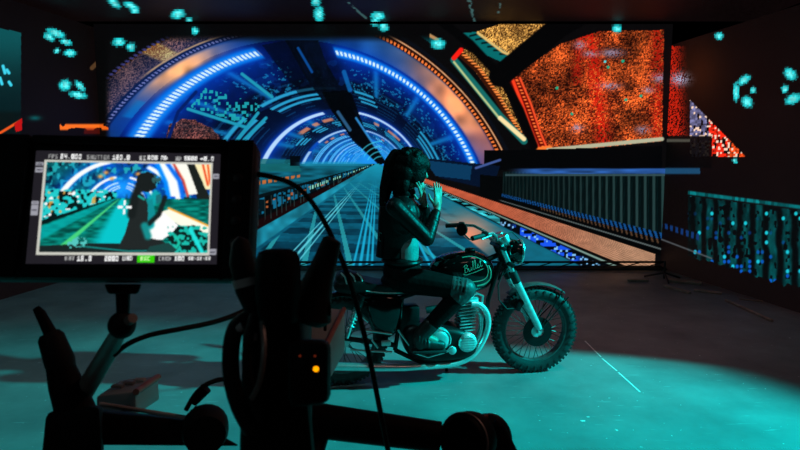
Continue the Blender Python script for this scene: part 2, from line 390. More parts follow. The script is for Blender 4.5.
    pp([(500, 24), (548, 24), (510, 58), (490, 52), (470, 34)], gold); pp([(462, 33), (476, 32), (516, 58), (506, 64), (484, 54)], (.03, .42, .42))
    for i in range(7): p.put(p.line([(470+6*i, 36+3.6*i), (478+6*i, 34+4*i)], .9), (.015, .08, .09))
    p.put(p.line([(478, 33), (503, 52), (515, 57)], 1.3), (.9, .75, .45))
    p.put(p.poly([(406, 27), (420, 27), (446, 44), (438, 48)]), (.02, .3, .33)); p.put(p.line([(404, 27), (420, 30), (438, 40)], 1.6), (.75, .55, .35))
    pp([(462, 48), (482, 58), (505, 92), (522, 132), (516, 130), (496, 100), (474, 70)], gold)
    p.put(p.line([(459, 53), (478, 70), (496, 96), (521, 138)], 3.0), (.22, .08, .03)); p.put(p.line([(461, 52), (480, 69), (499, 96), (523, 137)], 1.7)*(np.sin(Y*2.2) > -.2), (1, .55, .25))
    p.put(p.line([(454, 60), (474, 84), (500, 116), (524, 141)], 3.6), (.08, .42, .40)); p.put(p.line([(454, 62), (474, 87), (500, 119)], 1.0), (.75, .8, .55))
    p.put(p.line([(500, 118), (524, 139)], 2.2), (1, .9, .66)); p.put(p.line([(454, 58), (461, 50)], 2.4), (1, .12, .08))
    red = speckle(p, (.13, .03, .02), (1.0, .42, .17), 51)*(.35+1.35*fbm(X/17, Y/17, 6))[:, None]
    ST = [(509, 80), (560, 44), (600, 31), (664, 30), (662, 141), (544, 153), (524, 118)]
    pm = p.poly(ST); p.put(pm, red)
    rs_ = np.exp(-((X-597-(Y-90)*.12)/8)**2)+.8*np.exp(-((X-658)/7)**2)+.7*np.exp(-((X-578+(Y-60)*.1)/5)**2)*(Y < 85)
    p.put(pm*np.clip(rs_, 0, 1)*(hsh(np.floor(X/1.4), np.floor(Y/1.4), 8) > .35)*.8, (.85, .1, .05))
    for cx, cy, rx, ry in ((612, 53, 11, 4), (610, 86, 10, 3.5), (580, 45, 6, 4), (660, 78, 8, 5), (643, 130, 7, 4), (577, 128, 6, 4), (590, 54, 7, 3), (648, 90, 6, 3)):
        p.put(pm*np.exp(-((X-cx)/rx)**2-((Y-cy)/ry)**2)*(hsh(np.floor(X), np.floor(Y), 6) > .3)*.85, (.62, .58, .7))
    for cx, cy in ((608, 67), (623, 61), (557, 88), (641, 96), (572, 114), (626, 100)): p.put(pm*(np.hypot(X-cx, Y-cy) < 1.6), (.15, .65, .5))
    p.put(p.line([(512, 78), (524, 104), (535, 132), (543, 150)], 6.2), (.42, .03, .02)); p.put(p.line([(512, 78), (522, 104), (532, 132), (539, 150)], 1.6), (1, .25, .12))
    p.put(p.line([(520, 78), (531, 104), (541, 134), (547, 148)], 1.0), (1, .32, .16)); p.put(p.line([(516, 78), (527, 104), (537, 132), (544, 149)], 1.3)*(np.sin(Y*1.9) > 0), (1, .45, .2))
    p.put(p.line([(537, 150), (550, 148)], 2.6), (1, .5, .2)); p.put(p.line([(548, 150), (600, 145), (662, 139)], 2.0), (.72, .72, .6))
    p.put(p.line([(500, 76), (560, 26), (575, 18)], 11, 1), (.016, .014, .018)); p.put(p.line([(500, 76), (470, 44), (440, 20)], 4.5, 1), (.016, .014, .018))
    p.put(p.line([(500, 72), (520, 110), (534, 146)], 4, 1), (.018, .014, .018))
    # dark beam at the springing, right
    pp([(484, 150), (512, 150), (662, 146), (662, 169), (484, 170)], (.012, .014, .02)); pp([(424, 158), (500, 166), (492, 190), (440, 178)], (.02, .07, .16)); pp([(424, 160), (472, 166), (470, 180), (436, 176)], (.04, .22, .36))
    p.put(p.line([(476, 168), (500, 160)], 1.2), (.25, .35, .6))
    # ---------------- below the horizon
    dn = Y > 163.5; dy = np.maximum(Y-163, .3); a = (X-377)/dy; v = 1/dy
    A = lambda lo, hi, f=.02: dn*band(a, lo, hi, f)
    far = np.exp(-dy/28)
    fl = np.array((.03, .30, .40))[None]*(.75+.5*fbm(X/9, Y/3, 12))[:, None]*(1-far)[:, None]+np.array((.10, .62, .74))[None]*far[:, None]
    p.put(A(-1.75, 1.98), fl)
    ties = (np.sin(v*2300+a*.9) > .1)*sm(14, 40, dy)*(.6+.6*vnoise(X/8, Y/3, 27))
    zig = np.abs(((a*2.2+v*110) % 1)-.5)*2
    p.put(A(-1.35, 1.5)*ties*.75*(1-far), (.012, .13, .20)); p.put(A(-1.35, 1.4)*((zig < .13) & (dy > 20))*.9*(1-far), (.16, .62, .66))
    for q, wd in ((-.95, .010), (-.875, .017), (-.80, .009), (-.23, .012), (-.165, .016), (-.10, .012), (-.05, .012), (.52, .016), (.60, .012), (.42, .012)):
        p.put(A(q-wd, q+wd, .008)*sm(12, 45, dy)*.95, (.36, .80, .86) if q < -.7 else (.10, .68, .84))
    p.put(A(-1.80, -1.42), np.array((.10, .52, .62))[None]*(.7+.5*vnoise(X/6, Y/6, 3))[:, None]); p.put(A(1.2, 1.98)*.5, (.10, .48, .56))
    p.put(A(1.2, 1.9)*np.exp(-((X-468)/24)**2-((Y-236)/20)**2)*1.0, (.92, .58, .45)); p.put(A(.55, 1.4)*np.exp(-((X-440)/12)**2-((Y-225)/14)**2)*.4, (.7, .6, .55))
    # train along the left
    lf = X < 377
    tr = A(-3.6, -1.80)*lf; p.put(tr, (.012, .02, .03)); p.put(A(-2.1, -1.8)*lf*.8, (.10, .015, .02))
    u = 1/np.maximum(377-X, 2); fr = (u*1900) % 1
    p.put(A(-3.3, -2.25)*lf*band(fr, .12, .88, .05)*(hsh(np.floor(u*1900), 3+0*u) > .1), np.array((.03, .20, .27))[None]*(.4+1.6*(hsh(np.floor(X/2.4), np.floor(Y/2.4)) > .55))[:, None])
    p.put(A(-3.3, -1.9)*lf*band(fr, .9, 1.0, .03)*.8, (.16, .26, .26)); p.put(A(-2.9, -2.4)*lf*(hsh(np.floor(X/2.2), np.floor(Y/2.6), 5) > .9)*.8, (.8, .42, .22))
    p.put(A(-2.9, -2.5)*lf*(X > 310)*(np.sin(u*9000) > .3), (.55, .85, .75))
    p.put(dn*lf*(a < -3.4), np.array((.05, .34, .42))[None]*(.6+.7*vnoise(X/11, Y/2.2, 14))[:, None]); p.put(dn*lf*band(a, -3.75, -3.35, .05), (.02, .06, .08))
    p.put(dn*lf*band(a, -6.6, -5.4, .2)*(np.sin(X*1.1) > -.3)*(X < 302), (.75, .42, .2))
    pp([(250, 158), (296, 160), (302, 172), (250, 172)], (.08, .40, .42), .8); pp([(290, 156), (300, 156), (300, 166), (290, 166)], (.01, .03, .06))
    p.put(lf*band(X, 300, 360, 8)*band(Y, 162, 166, .8)*.7, (.12, .6, .75))
    # kerb of blue lights, orange platform, dashes, balustrade on the right
    rt = (X > 400)
    p.put(A(1.98, 2.34)*rt, (.012, .03, .05)); bits = hsh(np.floor((a-2)*9), np.floor(1000*v), 5)
    p.put(A(2.02, 2.24, .03)*rt*(X < 500)*(bits > .35), np.array((.25, .85, .9))[None]*(.5+.6*hsh(np.floor(1000*v), 2+0*v))[:, None])
    p.put(A(1.99, 2.24, .02)*band(X, 514, 580, 6)*(hsh(np.floor(X/4), np.floor(Y/3.2), 2) > .42), (.10, .34, .95)); p.put(A(2.0, 2.2)*band(X, 500, 600, 4)*(hsh(np.floor(X/2), np.floor(Y/2), 9) > .86), (.5, .75, .95))
    p.put(A(2.29, 2.34, .012)*rt, (.5, .62, .58))
    plat = A(2.42, 3.06, .012)*rt*(X < 655)
    pc = np.array((.78, .36, .24))[None]*(1-sm(470, 640, X))[:, None]+np.array((.80, .60, .47))[None]*sm(470, 640, X)[:, None]
    groove = (np.abs((a*17) % 1-.5) > .34)*sm(450, 560, X)*.45
    p.put(plat, pc*(1-groove)[:, None]*(.88+.16*vnoise(X/7, Y/3, 2))[:, None])
    p.put(A(2.34, 2.42, .01)*rt, (.02, .02, .02)); p.put(A(3.06, 9, .02)*rt*(X > 480), (.012, .016, .02)); p.put(A(3.27, 3.33, .01)*band(X, 500, 664, 3), (.34, .38, .38))
    bal = A(4.05, 80, .03)*(X > 503)*(Y > 172); p.put(bal, (.015, .055, .06))
    t = np.log(np.maximum(X-425, 1)); fb = (t*26) % 1
    p.put(bal*band(fb, .1, .42, .06)*.9, np.array((.13, .22, .22))[None]*(.6+.6*sm(500, 640, X))[:, None]); p.put(bal*band(fb, .60, .66, .04)*.5, (.02, .16, .17))
    p.put(A(3.72, 4.08, .03)*(X > 502)*(((t*42+a*1.2) % 1) < .5)*.85, (.08, .34, .62)); p.put(A(3.5, 3.72, .03)*(X > 540)*(((t*42+a*1.2) % 1) < .35)*.7, (.45, .32, .22))
    p.put(band(Y, 168.5, 174, .8)*(X > 508)*sm(505, 540, X), np.array((.16, .34, .62))[None]*(.6+.7*vnoise(X/14, Y/2, 3))[:, None]); p.put(band(Y, 174, 176, .5)*(X > 505), (.2, .3, .32))
    # strip of dark at the picture's own upper left edge
    p.put((X < 112)*sm(112, 104, X)*1.0, (.02, .018, .02))
    p.put((up & (X < 430))*(1-sm(34, 44, Y)), (.025, .02, .025)); p.put((X < 108)*band(Y, 124, 130, 1.2)*band(X, 60, 112, 2)*(vnoise(X/7, Y/5) > .4), (.95, .4, .1))
    blobs(p); return grain(p)

def paint_side(X, Y):
    p = Pic(X, Y, (.05, .025, .025)); p.c = p.c*(.5+.6*fbm(X/60, Y/60, 3))[:, None]
    # ---- right panel: red tail of the picture, burst, railing
    tail = (X > 600)*(1-sm(675, 692, X-(Y-100)*.06))*(Y < 136)*(Y > 46)
    p.put(tail*(hsh(np.floor(X*1.1), np.floor(Y*1.1), 6) > .42), (.80, .13, .06)); p.put((X > 600)*np.exp(-((X-700)/22)**2-((Y-72)/30)**2)*.35, (.36, .14, .04))
    p.put((X > 600)*np.exp(-((X-680)/9)**2-((Y-79)/6)**2)*(hsh(np.floor(X), np.floor(Y), 6) > .3), (.7, .72, .85))
    xq, yq = np.floor(X/1.9), np.floor(Y/1.9)
    tri = (Y > 104+(X-694)*1.02)*(Y < 157)*(X > 690)*(X < 745)
    fire = np.where((X < 709)[:, None], np.array((.45, .45, .62)), np.where((X < 728)[:, None], np.array((1, .16, .07)), np.array((1, .32, .10))))
    p.put(tri*(hsh(xq, np.floor(yq/3), 4) > .32), fire*(.5+.7*hsh(xq, yq, 3))[:, None]); p.put(tri*(hsh(xq, yq, 12) > .85), (1, .85, .75))
    p.put((X > 600)*(X < 712)*band(Y, 136, 168, 1)*.9, (.012, .012, .014)); p.put((X > 664)*(X < 690)*band(Y, 139, 142, .8)*.7, (.4, .4, .35)); p.put((X > 664)*(X < 700)*band(Y, 168, 174, 1), (.10, .28, .42))
    rail = 192+(X-690)*.13
    on = (X > 688)
    p.put(on*band(Y, rail-1, rail+2.6, .8), np.array((.02, .42, .44))[None]*(.6+.7*hsh(np.floor(X/3), 1+0*X))[:, None])
    bot = 256+(X-690)*.30+5*(vnoise(X/4, 0*X, 5)-.5)
    wv = 2.4*(vnoise(X/30, Y/9, 15)-.5); tt = (X+wv-693)/(10.6+.02*(X-690)); fb = tt % 1
    inn = on*(Y > rail+4)*(Y < bot)
    p.put(inn, (.012, .025, .03)); p.put(inn*band(fb, .22, .78, .12)*(hsh(np.floor(X/2.2), np.floor(Y/3.4), 4) > .12)*(vnoise(X/5, Y/8, 44) > .18)*sm(690, 722, X+10), np.array((.01, .27, .28))[None]*(.35+1.1*fbm(X/4, Y/10, 5))[:, None])
    ci, cj = np.floor(X/4.2), np.floor(Y/4.8); q = hsh(ci, cj, 8); dd = np.hypot((X/4.2-ci-.5)*4.2, (Y/4.8-cj-.5)*4.0); sp_ = sm(2.2, 1.0, dd); p.put(inn*(q > .86)*sp_*sm(rail, bot, Y)*.9, (.03, .38, .85)); p.put(inn*(q > .955)*sp_, (.1, .8, .85))
    p.put((X > 660)*(X < 700)*band(Y, 222+(X-660)*.3, 227+(X-660)*.35, 1)*(np.sin(X*1.2) > 0), (.06, .2, .42)); p.put((X > 660)*(X < 712)*band(Y, 254+(X-660)*.38-16, 255.6+(X-660)*.38-16, .6)*.8, (.35, .38, .4))
    # ---- left panel: lit corner, orange streaks
    tl = (X < 21)*(Y > 28+X*.23)*(Y < 134); p.put(tl*1.0, np.array((.03, .20, .21))[None]*(.5+1.1*np.exp(-((Y-30)/45)**2))[:, None])
    p.put(tl*band(Y, 112, 136, 3)*.7, (.03, .05, .03)); p.put(p.line([(0, 133), (10, 127), (20, 121)], 1.3)*(X < 22), (.95, .35, .10)); p.put(p.poly([(14, 124), (22, 118), (22, 130), (16, 132)]), (.75, .06, .05))
    for x, y, l in ((3, 66, 7), (7, 70, 3), (9, 82, 3), (0, 78, 6)): p.put(p.line([(x, y), (x+2, y+l)], 1.5)*(X < 20), (.25, .85, .95))
    p.put((X > 60)*(X < 112)*band(Y, 124, 130, 1.2)*(vnoise(X/7, Y/5) > .35), (1, .45, .12)); p.put((X > 84)*(X < 105)*band(Y, 128, 134, 1)*.5, (.5, .08, .03))
    p.put(p.line([(92, 68), (100, 60)], 2.2)*.6, (.5, .35, .2)); p.put(np.exp(-((X-35)/6)**2-((Y-118)/2.5)**2)*.8, (.05, .4, .42)); p.put(p.line([(122, 46), (140, 33)], 2.2), (.75, .6, .3))
    blobs(p); return grain(p, .02)
def paint_ceiling(X, Y):
    p = Pic(X, Y, (.045, .02, .022)); p.c = p.c*(.6+.5*fbm(X/50, Y/30, 2))[:, None]
    for a, b in (((345, -2), (352, 6)), ((354, 8), (366, 18)), ((468, 0), (476, 26)), ((470, 0), (473, 12)), ((500, 4), (498, 14))): p.put(p.line([a, b], 1.2)*(hsh(np.floor(X/2.2), np.floor(Y/2.2)) > .35)*.8, (.25, .42, .42))
    blobs(p)
    # the same lamp marks go on over the panels out of the photograph's view
    off = Y < -12; q = hsh(np.floor(X/44), np.floor(Y/44), 2) > .72; p.put(off*q*(np.hypot((X % 44)-22, (Y % 44)-22) < 6), CY)
    return grain(p, .02)

def to_lin(c): c = np.clip(c, 0, 1.2); return np.where(c <= .04045, c/12.92, ((c+.055)/1.055)**2.4)
def screen_mesh(name, corners, nu, nv, painter, root, px=True, frame=None, gain=1.0):
    """flat panel from 4 corners (low left, low right, top right, top left); its lit picture is a colour per LED"""
    c = [np.array(q, float) for q in corners]
    u, v = np.meshgrid(np.linspace(0, 1, nu), np.linspace(0, 1, nv)); u = u.ravel()[:, None]; v = v.ravel()[:, None]
    V = c[0]*(1-u)*(1-v)+c[1]*u*(1-v)+c[2]*u*v+c[3]*(1-u)*v
    X, Y = to_px(V) if px else (u[:, 0], v[:, 0])
    pic = painter(X, Y)
    lin = to_lin(pic.c)*gain
    i = np.arange(nu*nv).reshape(nv, nu)
    F = np.stack([i[:-1, :-1], i[:-1, 1:], i[1:, 1:], i[1:, :-1]], -1).reshape(-1, 4)
    me = bpy.data.meshes.new(name); me.vertices.add(len(V)); me.loops.add(F.size); me.polygons.add(len(F))
    Mi = np.array(ROOTM[root.name].inverted()); Vl = V @ Mi[:3, :3].T+Mi[:3, 3]
    me.vertices.foreach_set('co', Vl.astype(np.float32).ravel()); me.loops.foreach_set('vertex_index', F.astype(np.int32).ravel())
    me.polygons.foreach_set('loop_start', np.arange(0, F.size, 4, dtype=np.int32)); me.update(calc_edges=True); me.validate()
    at = me.color_attributes.new('picture', 'FLOAT_COLOR', 'POINT')
    at.data.foreach_set('color', np.concatenate([lin, np.ones((len(lin), 1))], 1).astype(np.float32).ravel())
    me.materials.append(M['screen']); o = bpy.data.objects.new(name, me); COL.objects.link(o); o.parent = root; return o

# ------------------------------------------------------------------ the setting
def struct(mb, name, m): return tag(build(mb, name, m), kind='structure')
struct(MB().box((0, 3.5, -.05), 20, 17, .1), 'floor', M['floor'])
struct(MB().box((0, 12.1, 3), 20, .2, 6), 'wall_back', M['stage'])
struct(MB().box((-10.1, 3.5, 3), .2, 17, 6), 'wall_left', M['stage'])
struct(MB().box((10.1, 3.5, 3), .2, 17, 6), 'wall_right', M['stage'])
struct(MB().box((0, 3.5, 6.1), 20, 17, .2), 'ceiling', M['stage'])

# ---- LED walls
bl = floor_pt(108, 268); br = floor_pt(660, 268); D = br.y
ztop = on_plane(600, 24, Vector((0, D, 0)), Vector((0, 1, 0))).z
xl = bl.x; xr = br.x
led = empty('video_wall', ((xl+xr)/2, D+.05, 0), 'wide back LED wall showing a blue ring-lit tunnel with tracks and an orange platform', 'video wall')
screen_mesh('screen', [(xl, D, .03), (xr, D, .03), (xr, D, ztop), (xl, D, ztop)], 760, 336, paint_stage, led)
mb = MB().box(((xl+xr)/2, D+.06, (ztop+.03)/2), xr-xl, .1, ztop-.03); build(mb, 'cabinet_backs', M['black'], led)
mb = MB().box(((xl+xr)/2, D-.03, .02), xr-xl, .06, .04, bevel=.005)
build(mb, 'base_beam', M['truss'], led)
# right side wall
rn = floor_pt(800, 313); dirr = (rn-br).normalized(); n_r = Vector((dirr.y, -dirr.x, 0))
e = br+dirr*4.6; zr = on_plane(668, 46, br, n_r).z
ledr = empty('video_wall', (br+dirr*2.3)+n_r*0, 'dark right-hand LED wall showing a teal railing and a red burst', 'video wall')
n_out = Vector((dirr.y, -dirr.x, 0)); n_out = n_out if n_out.x > 0 else -n_out
screen_mesh('screen', [br, e, e+Vector((0, 0, zr)), br+Vector((0, 0, zr))], 420, 330, paint_side, ledr)
c0, c1 = br+n_out*.02, e+n_out*.02
build(MB().hexa([c0+Vector((0, 0, zr)), c1+Vector((0, 0, zr)), c1+n_out*.1+Vector((0, 0, zr)), c0+n_out*.1+Vector((0, 0, zr))], [c0, c1, c1+n_out*.1, c0+n_out*.1]), 'cabinet_backs', M['black'], ledr)
# left side wall
ln = floor_pt(0, 300); dirl = (ln-bl).normalized(); el = bl+dirl*3.2
nl = Vector((dirl.y, -dirl.x, 0)); nl = nl if nl.y > 0 else -nl
zl = on_plane(60, 16, bl, nl).z
ledl = empty('video_wall', bl+dirl*1.6, 'dark left-hand LED wall with a few big cyan pixel marks', 'video wall')
screen_mesh('screen', [el, bl, bl+Vector((0, 0, zl)), el+Vector((0, 0, zl))], 300, 330, paint_side, ledl)
c0, c1 = bl+nl*.02, el+nl*.02
build(MB().hexa([c0+Vector((0, 0, zl)), c1+Vector((0, 0, zl)), c1+nl*.1+Vector((0, 0, zl)), c0+nl*.1+Vector((0, 0, zl))], [c0, c1, c1+nl*.1, c0+nl*.1]), 'cabinet_backs', M['black'], ledl)
# LED ceiling
zc = ztop+.03
ledc = empty('video_ceiling', (0, 6.2, zc), 'dark overhead LED ceiling panel with scattered cyan pixel marks', 'video ceiling')
screen_mesh('screen', [(-5.4, 4.4, zc), (5.0, 4.4, zc), (5.0, D-.02, zc), (-5.4, D-.02, zc)], 640, 300, paint_ceiling, ledc)
build(MB().box((-.2, (4.4+D)/2, zc+.07), 10.4, D-4.4, .12), 'cabinet_backs', M['black'], ledc)

# ---- floor clutter along the walls
tb = empty('floor_truss', floor_pt(600, 272), 'low black truss beam lying along the foot of the back wall', 'truss')
def fp(px, py, z): return floor_pt(px, py)+Vector((0, 0, z))
yb = D-.16; xa, xb = xl+.5, xr-.02
for dy_, z_ in ((0, .03), (0, .12), (-.1, .03)): build(MB().tube([(xa, yb+dy_, z_), (xb, yb+dy_, z_)], .016, 8), 'chord', M['truss'], tb)
br_ = None
for k in range(24):
    x0 = xa+(xb-xa)*k/24; x1 = xa+(xb-xa)*(k+1)/24
    if br_ is None:
        br_ = build(MB().tube([(0, 0, .03), ((xb-xa)/24, 0, .12)], .008, 6), 'brace', M['truss'], tb, frame=Matrix.Translation((x0, yb, 0)))
        b0 = x0
    else:
        q = br_.copy(); COL.objects.link(q); q.parent = tb; q.location = (x0-b0, 0, 0)
def plank(name, a, b, wd, th, lab, cat, m, z=0.0, grp=None):
    A_, B_ = floor_pt(*a), floor_pt(*b); d = B_-A_; L_ = d.length; ang = math.atan2(d.y, d.x)
    o = build(MB().box((0, 0, th/2), L_, wd, th, bevel=min(th, wd)*.15), name, m); o.location = (A_+B_)/2+Vector((0, 0, z)); o.rotation_euler = (0, 0, ang)
    return tag(o, lab, cat, grp)
plank('timber_offcut', (668, 281), (702, 284.5), .16, .03, 'short pale board on the floor at the wall corner', 'board', M['timber'])
plank('timber_offcut', (664, 287), (690, 294), .05, .03, 'narrow pale batten in front of the board at the wall corner', 'board', M['timber'])
plank('timber_offcut', (694, 291), (722, 294), .09, .02, 'pale board lying beneath the start of the teal railing', 'board', M['timber'])
plank('cable_ramp', (726, 301), (772, 322), .03, .025, 'thin pale cable cover running along the floor below the teal railing', 'cable cover', M['timber'])
plank('timber_offcut', (739, 299.5), (763, 302), .02, .015, 'thin pale stick on the floor behind the cable cover', 'board', M['timber'])
plank('timber_offcut', (628, 281.5), (648, 281.5), .05, .03, 'small pale block at the right end of the floor truss', 'board', M['timber'])
st = empty('floor_stand', floor_pt(664, 280), 'small black stand base at the corner of the two LED walls', 'stand')
g = floor_pt(664, 280)
build(MB().tube([g+Vector((0, 0, .02)), g+Vector((0, 0, .26))], .014, 8), 'post', M['truss'], st)
for a in (.3, 2.4, 4.5): build(MB().tube([g+Vector((0, 0, .1)), g+Vector((.26*math.cos(a), .26*math.sin(a), .015))], .012, 8), 'leg', M['truss'], st)
# tape mark
tm = empty('floor_tape', floor_pt(612, 367), 'broken line of pale tape on the teal floor right of the front wheel', 'tape')
for a, b in (((585, 341), (601, 357)), ((602, 358.5), (617, 371)), ((618.5, 372.5), (640, 392))):
    A_, B_ = floor_pt(*a), floor_pt(*b); d = (B_-A_).normalized(); sd = Vector((-d.y, d.x, 0))*.0055; up_ = Vector((0, 0, .0015))
    build(MB().hexa([A_-sd+up_, B_-sd+up_, B_+sd+up_, A_+sd+up_], [A_-sd, B_-sd, B_+sd, A_+sd]), 'strip', M['white'], tm)
for i, (px, py, r) in enumerate(((583, 421, .016), (588, 417, .010), (655, 359, .006))):
    c = floor_pt(px, py); o = build(MB().poly([(r*math.cos(t)*(1+.4*math.sin(3*t+i)), r*.8*math.sin(t)*(1+.3*math.cos(2*t)), .001) for t in np.linspace(0, 2*PI, 9)[:-1]]+[(0, 0, .002)], [(k, (k+1) % 8, 8) for k in range(8)]), 'paper_scrap', M['white'])
    o.location = c; tag(o, ('largest white scrap on the teal floor', 'small white scrap touching the largest one on the teal floor', 'tiny white scrap by the end of the tape line')[i], 'scrap')

# ------------------------------------------------------------------ the motorcycle
FC, RC = floor_pt(533, 371), floor_pt(343, 383)
yaw = math.atan2((FC-RC).y, (FC-RC).x); WB = (FC-RC).length
BM = Matrix.Translation(RC) @ Matrix.Rotation(yaw, 4, 'Z'); BI = BM.inverted()
side_n = BM.to_3x3() @ Vector((0, 1, 0))
def Lc(px, py, off=0.0):
    """pixel -> bike coordinates (x forward, y left, z up) on the plane 'off' metres toward the camera"""
    p0 = BM @ Vector((0, -off, 0)); return BI @ on_plane(px, py, p0, side_n)
def XZ(px, py, off=0.0): v = Lc(px, py, off); return (v.x, v.z)
bike = empty('motorcycle', RC, 'black vintage style motorcycle with spoked wheels and a pinstriped tank', 'motorcycle', yaw)
def bp(mb, name, m, parent=None, **k): return build(mb, name, m, bike, parent, frame=BM, **k)
AY = Vector((0, 1, 0)); WR = .335
print('BIKE', WB, math.degrees(yaw), D, xl, xr, ztop)
def wheel(name, c, R, wd, steer=0.0):
    ax = Vector((-math.sin(steer), math.cos(steer), 0))
    t = wd/2
    prof = [(-t*.75, R-.085), (-t, R-.055), (-t*.9, R-.025), (-t*.55, R-.008), (0, R-.003), (t*.55, R-.008), (t*.9, R-.025), (t, R-.055), (t*.75, R-.085)]
    ty = bp(MB().lathe(c, ax, prof, 72, caps=False), name, M['tyre'])
    mb = MB(); a, b = basis(ax)
    for i in range(64):
        u = 2*PI*i/64; e = a*math.cos(u)+b*math.sin(u); tg = ax.cross(e); Rm = Matrix((tg, ax, e)).transposed()
        for q in (-1, 0, 1): mb.box(c+e*(R-.010)+ax*q*t*.55+tg*(.009 if q == 0 else 0), .018, t*.42, .020, Rm)
        for q in (-1, 1):
            if i % 2 == 0: mb.box(c+e*(R-.040)+ax*q*t*.93, .016, .012, .034, Rm)
    bp(mb, 'tread', M['tyre'], ty)
    Ri = R-.085
    bp(MB().lathe(c, ax, [(-t*.72, Ri+.004), (-t*.72, Ri-.010), (-t*.3, Ri-.018), (0, Ri-.022), (t*.3, Ri-.018), (t*.72, Ri-.010), (t*.72, Ri+.004)], 64, caps=False), 'rim', M['dullalloy'], ty)
    bp(MB().lathe(c, ax, [(-.055, .018), (-.055, .045), (-.045, .045), (-.04, .03), (.04, .03), (.045, .045), (.055, .045), (.055, .018)], 24), 'hub', M['alloy'], ty)
    for i in range(36):
        u = 2*PI*i/36; sgn = -1 if i % 2 else 1; off = .55*(1 if (i//2) % 2 else -1)
        e0 = (a*math.cos(u+off)+b*math.sin(u+off))*.042+ax*.045*sgn; e1 = (a*math.cos(u)+b*math.sin(u))*(Ri-.015)
        bp(MB().tube([c+e0, c+e1], .0028, 5, caps=False), 'spoke', M['dullalloy'], ty)
    return ty, ax
fc = Vector((WB, 0, WR)); rc = Vector((0, 0, .33))
fw, fax = wheel('front_wheel', fc, WR, .095); rw, rax = wheel('rear_wheel', rc, .33, .115)
# brake disc with a ring of holes seen as a dark carrier
mb = MB().lathe(fc, -fax, [(.062, .05), (.062, .115), (.067, .115), (.067, .05)], 40, caps=False); bp(mb, 'brake_disc', M['blackmetal'], fw)
bp(MB().box(Lc(519, 305, .08), .05, .04, .09, Matrix.Rotation(.5, 3, 'Y'), .01), 'brake_caliper', M['blackmetal'])
# forks
for sgn, nm in ((1, ''), (-1, '')):
    o = .085*sgn
    top, mid, bot = Lc(497, 243, 0), Lc(512, 278, 0), Lc(535, 326, 0)
    for v in (top, mid, bot): v.y = -o
    fl = bp(MB().tube([top, mid], .019, 14), 'fork_tube', M['chrome'])
    bp(MB().tube([mid, mid+(bot-mid)*.1, mid+(bot-mid)*.9, bot], [.030, .027, .027, .022], 16), 'fork_slider', M['alloy'])
    bp(MB().tube([mid-(mid-top)*.25, mid+(bot-mid)*.04], .031, 14), 'fork_gaiter', M['rubber'])
mb = MB(); a_, b_ = Lc(498, 246), Lc(506, 262)
mb.box(a_, .06, .23, .03, Matrix.Rotation(.45, 3, 'Y'), .008).box(b_, .06, .23, .035, Matrix.Rotation(.45, 3, 'Y'), .008).tube([a_, b_], .03, 12)
bp(mb, 'triple_clamp', M['blackmetal'])
bp(MB().tube([fc+AY*.11, fc-AY*.11], .013, 12), 'axle', M['alloy'])
# front mudguard
mb = MB(); n = 26; rings = []
for i in range(n):
    u = math.radians(52+ (128-52)*i/(n-1)); e = Vector((math.cos(u), 0, math.sin(u))); R = WR+.035
    rings.append([fc+e*(R-.012*abs(q)**2.2)+AY*q*.050 for q in (-1, -.8, -.5, 0, .5, .8, 1)])
vs = [v for r in rings for v in r]+[v-(v-fc).normalized()*.004 for r in rings for v in r]; N7 = 7*n
fs = [(i*7+j, i*7+j+1, (i+1)*7+j+1, (i+1)*7+j) for i in range(n-1) for j in range(6)]; fs += [tuple(N7+q for q in f[::-1]) for f in fs]
fs += [(i*7, (i+1)*7, N7+(i+1)*7, N7+i*7) for i in range(n-1)]+[(i*7+6, N7+i*7+6, N7+(i+1)*7+6, (i+1)*7+6) for i in range(n-1)]
fg = bp(MB().poly(vs, fs), 'front_mudguard', M['dullalloy'])
for q in (-1, 1):
    bp(MB().tube([fc+AY*q*.085, fc+Vector((math.cos(1.0), 0, math.sin(1.0)))*(WR+.03)+AY*q*.052], .005, 8), 'stay', M['blackmetal'], fg)
    bp(MB().tube([fc+AY*q*.085, fc+Vector((math.cos(.80), 0, math.sin(.80)))*(WR+.02)+AY*q*.052], .005, 8), 'stay', M['blackmetal'], fg)
# headlight
hc = Lc(514, 251)
hl = bp(MB().lathe(hc-Vector((.075, 0, 0)), (1, 0, -.06), [(0, .03), (.015, .062), (.05, .083), (.10, .090), (.115, .090)], 28), 'headlight', M['paint'])
bp(MB().torus(hc+Vector((.042, 0, -.007)), (1, 0, -.06), .088, .010, 36, 8), 'headlight_rim', M['chrome'], hl)
bp(MB().lathe(hc+Vector((.038, 0, -.007)), (1, 0, -.06), [(0, .084), (.012, .07), (.022, .035), (.025, .004)], 28), 'lens', M['glass'], hl)
for q in (-1, 1): bp(MB().tube([Lc(503, 257, 0)+AY*q*.085, hc+AY*q*.09+Vector((.0, 0, 0))], .010, 8), 'headlight_bracket', M['blackmetal'])
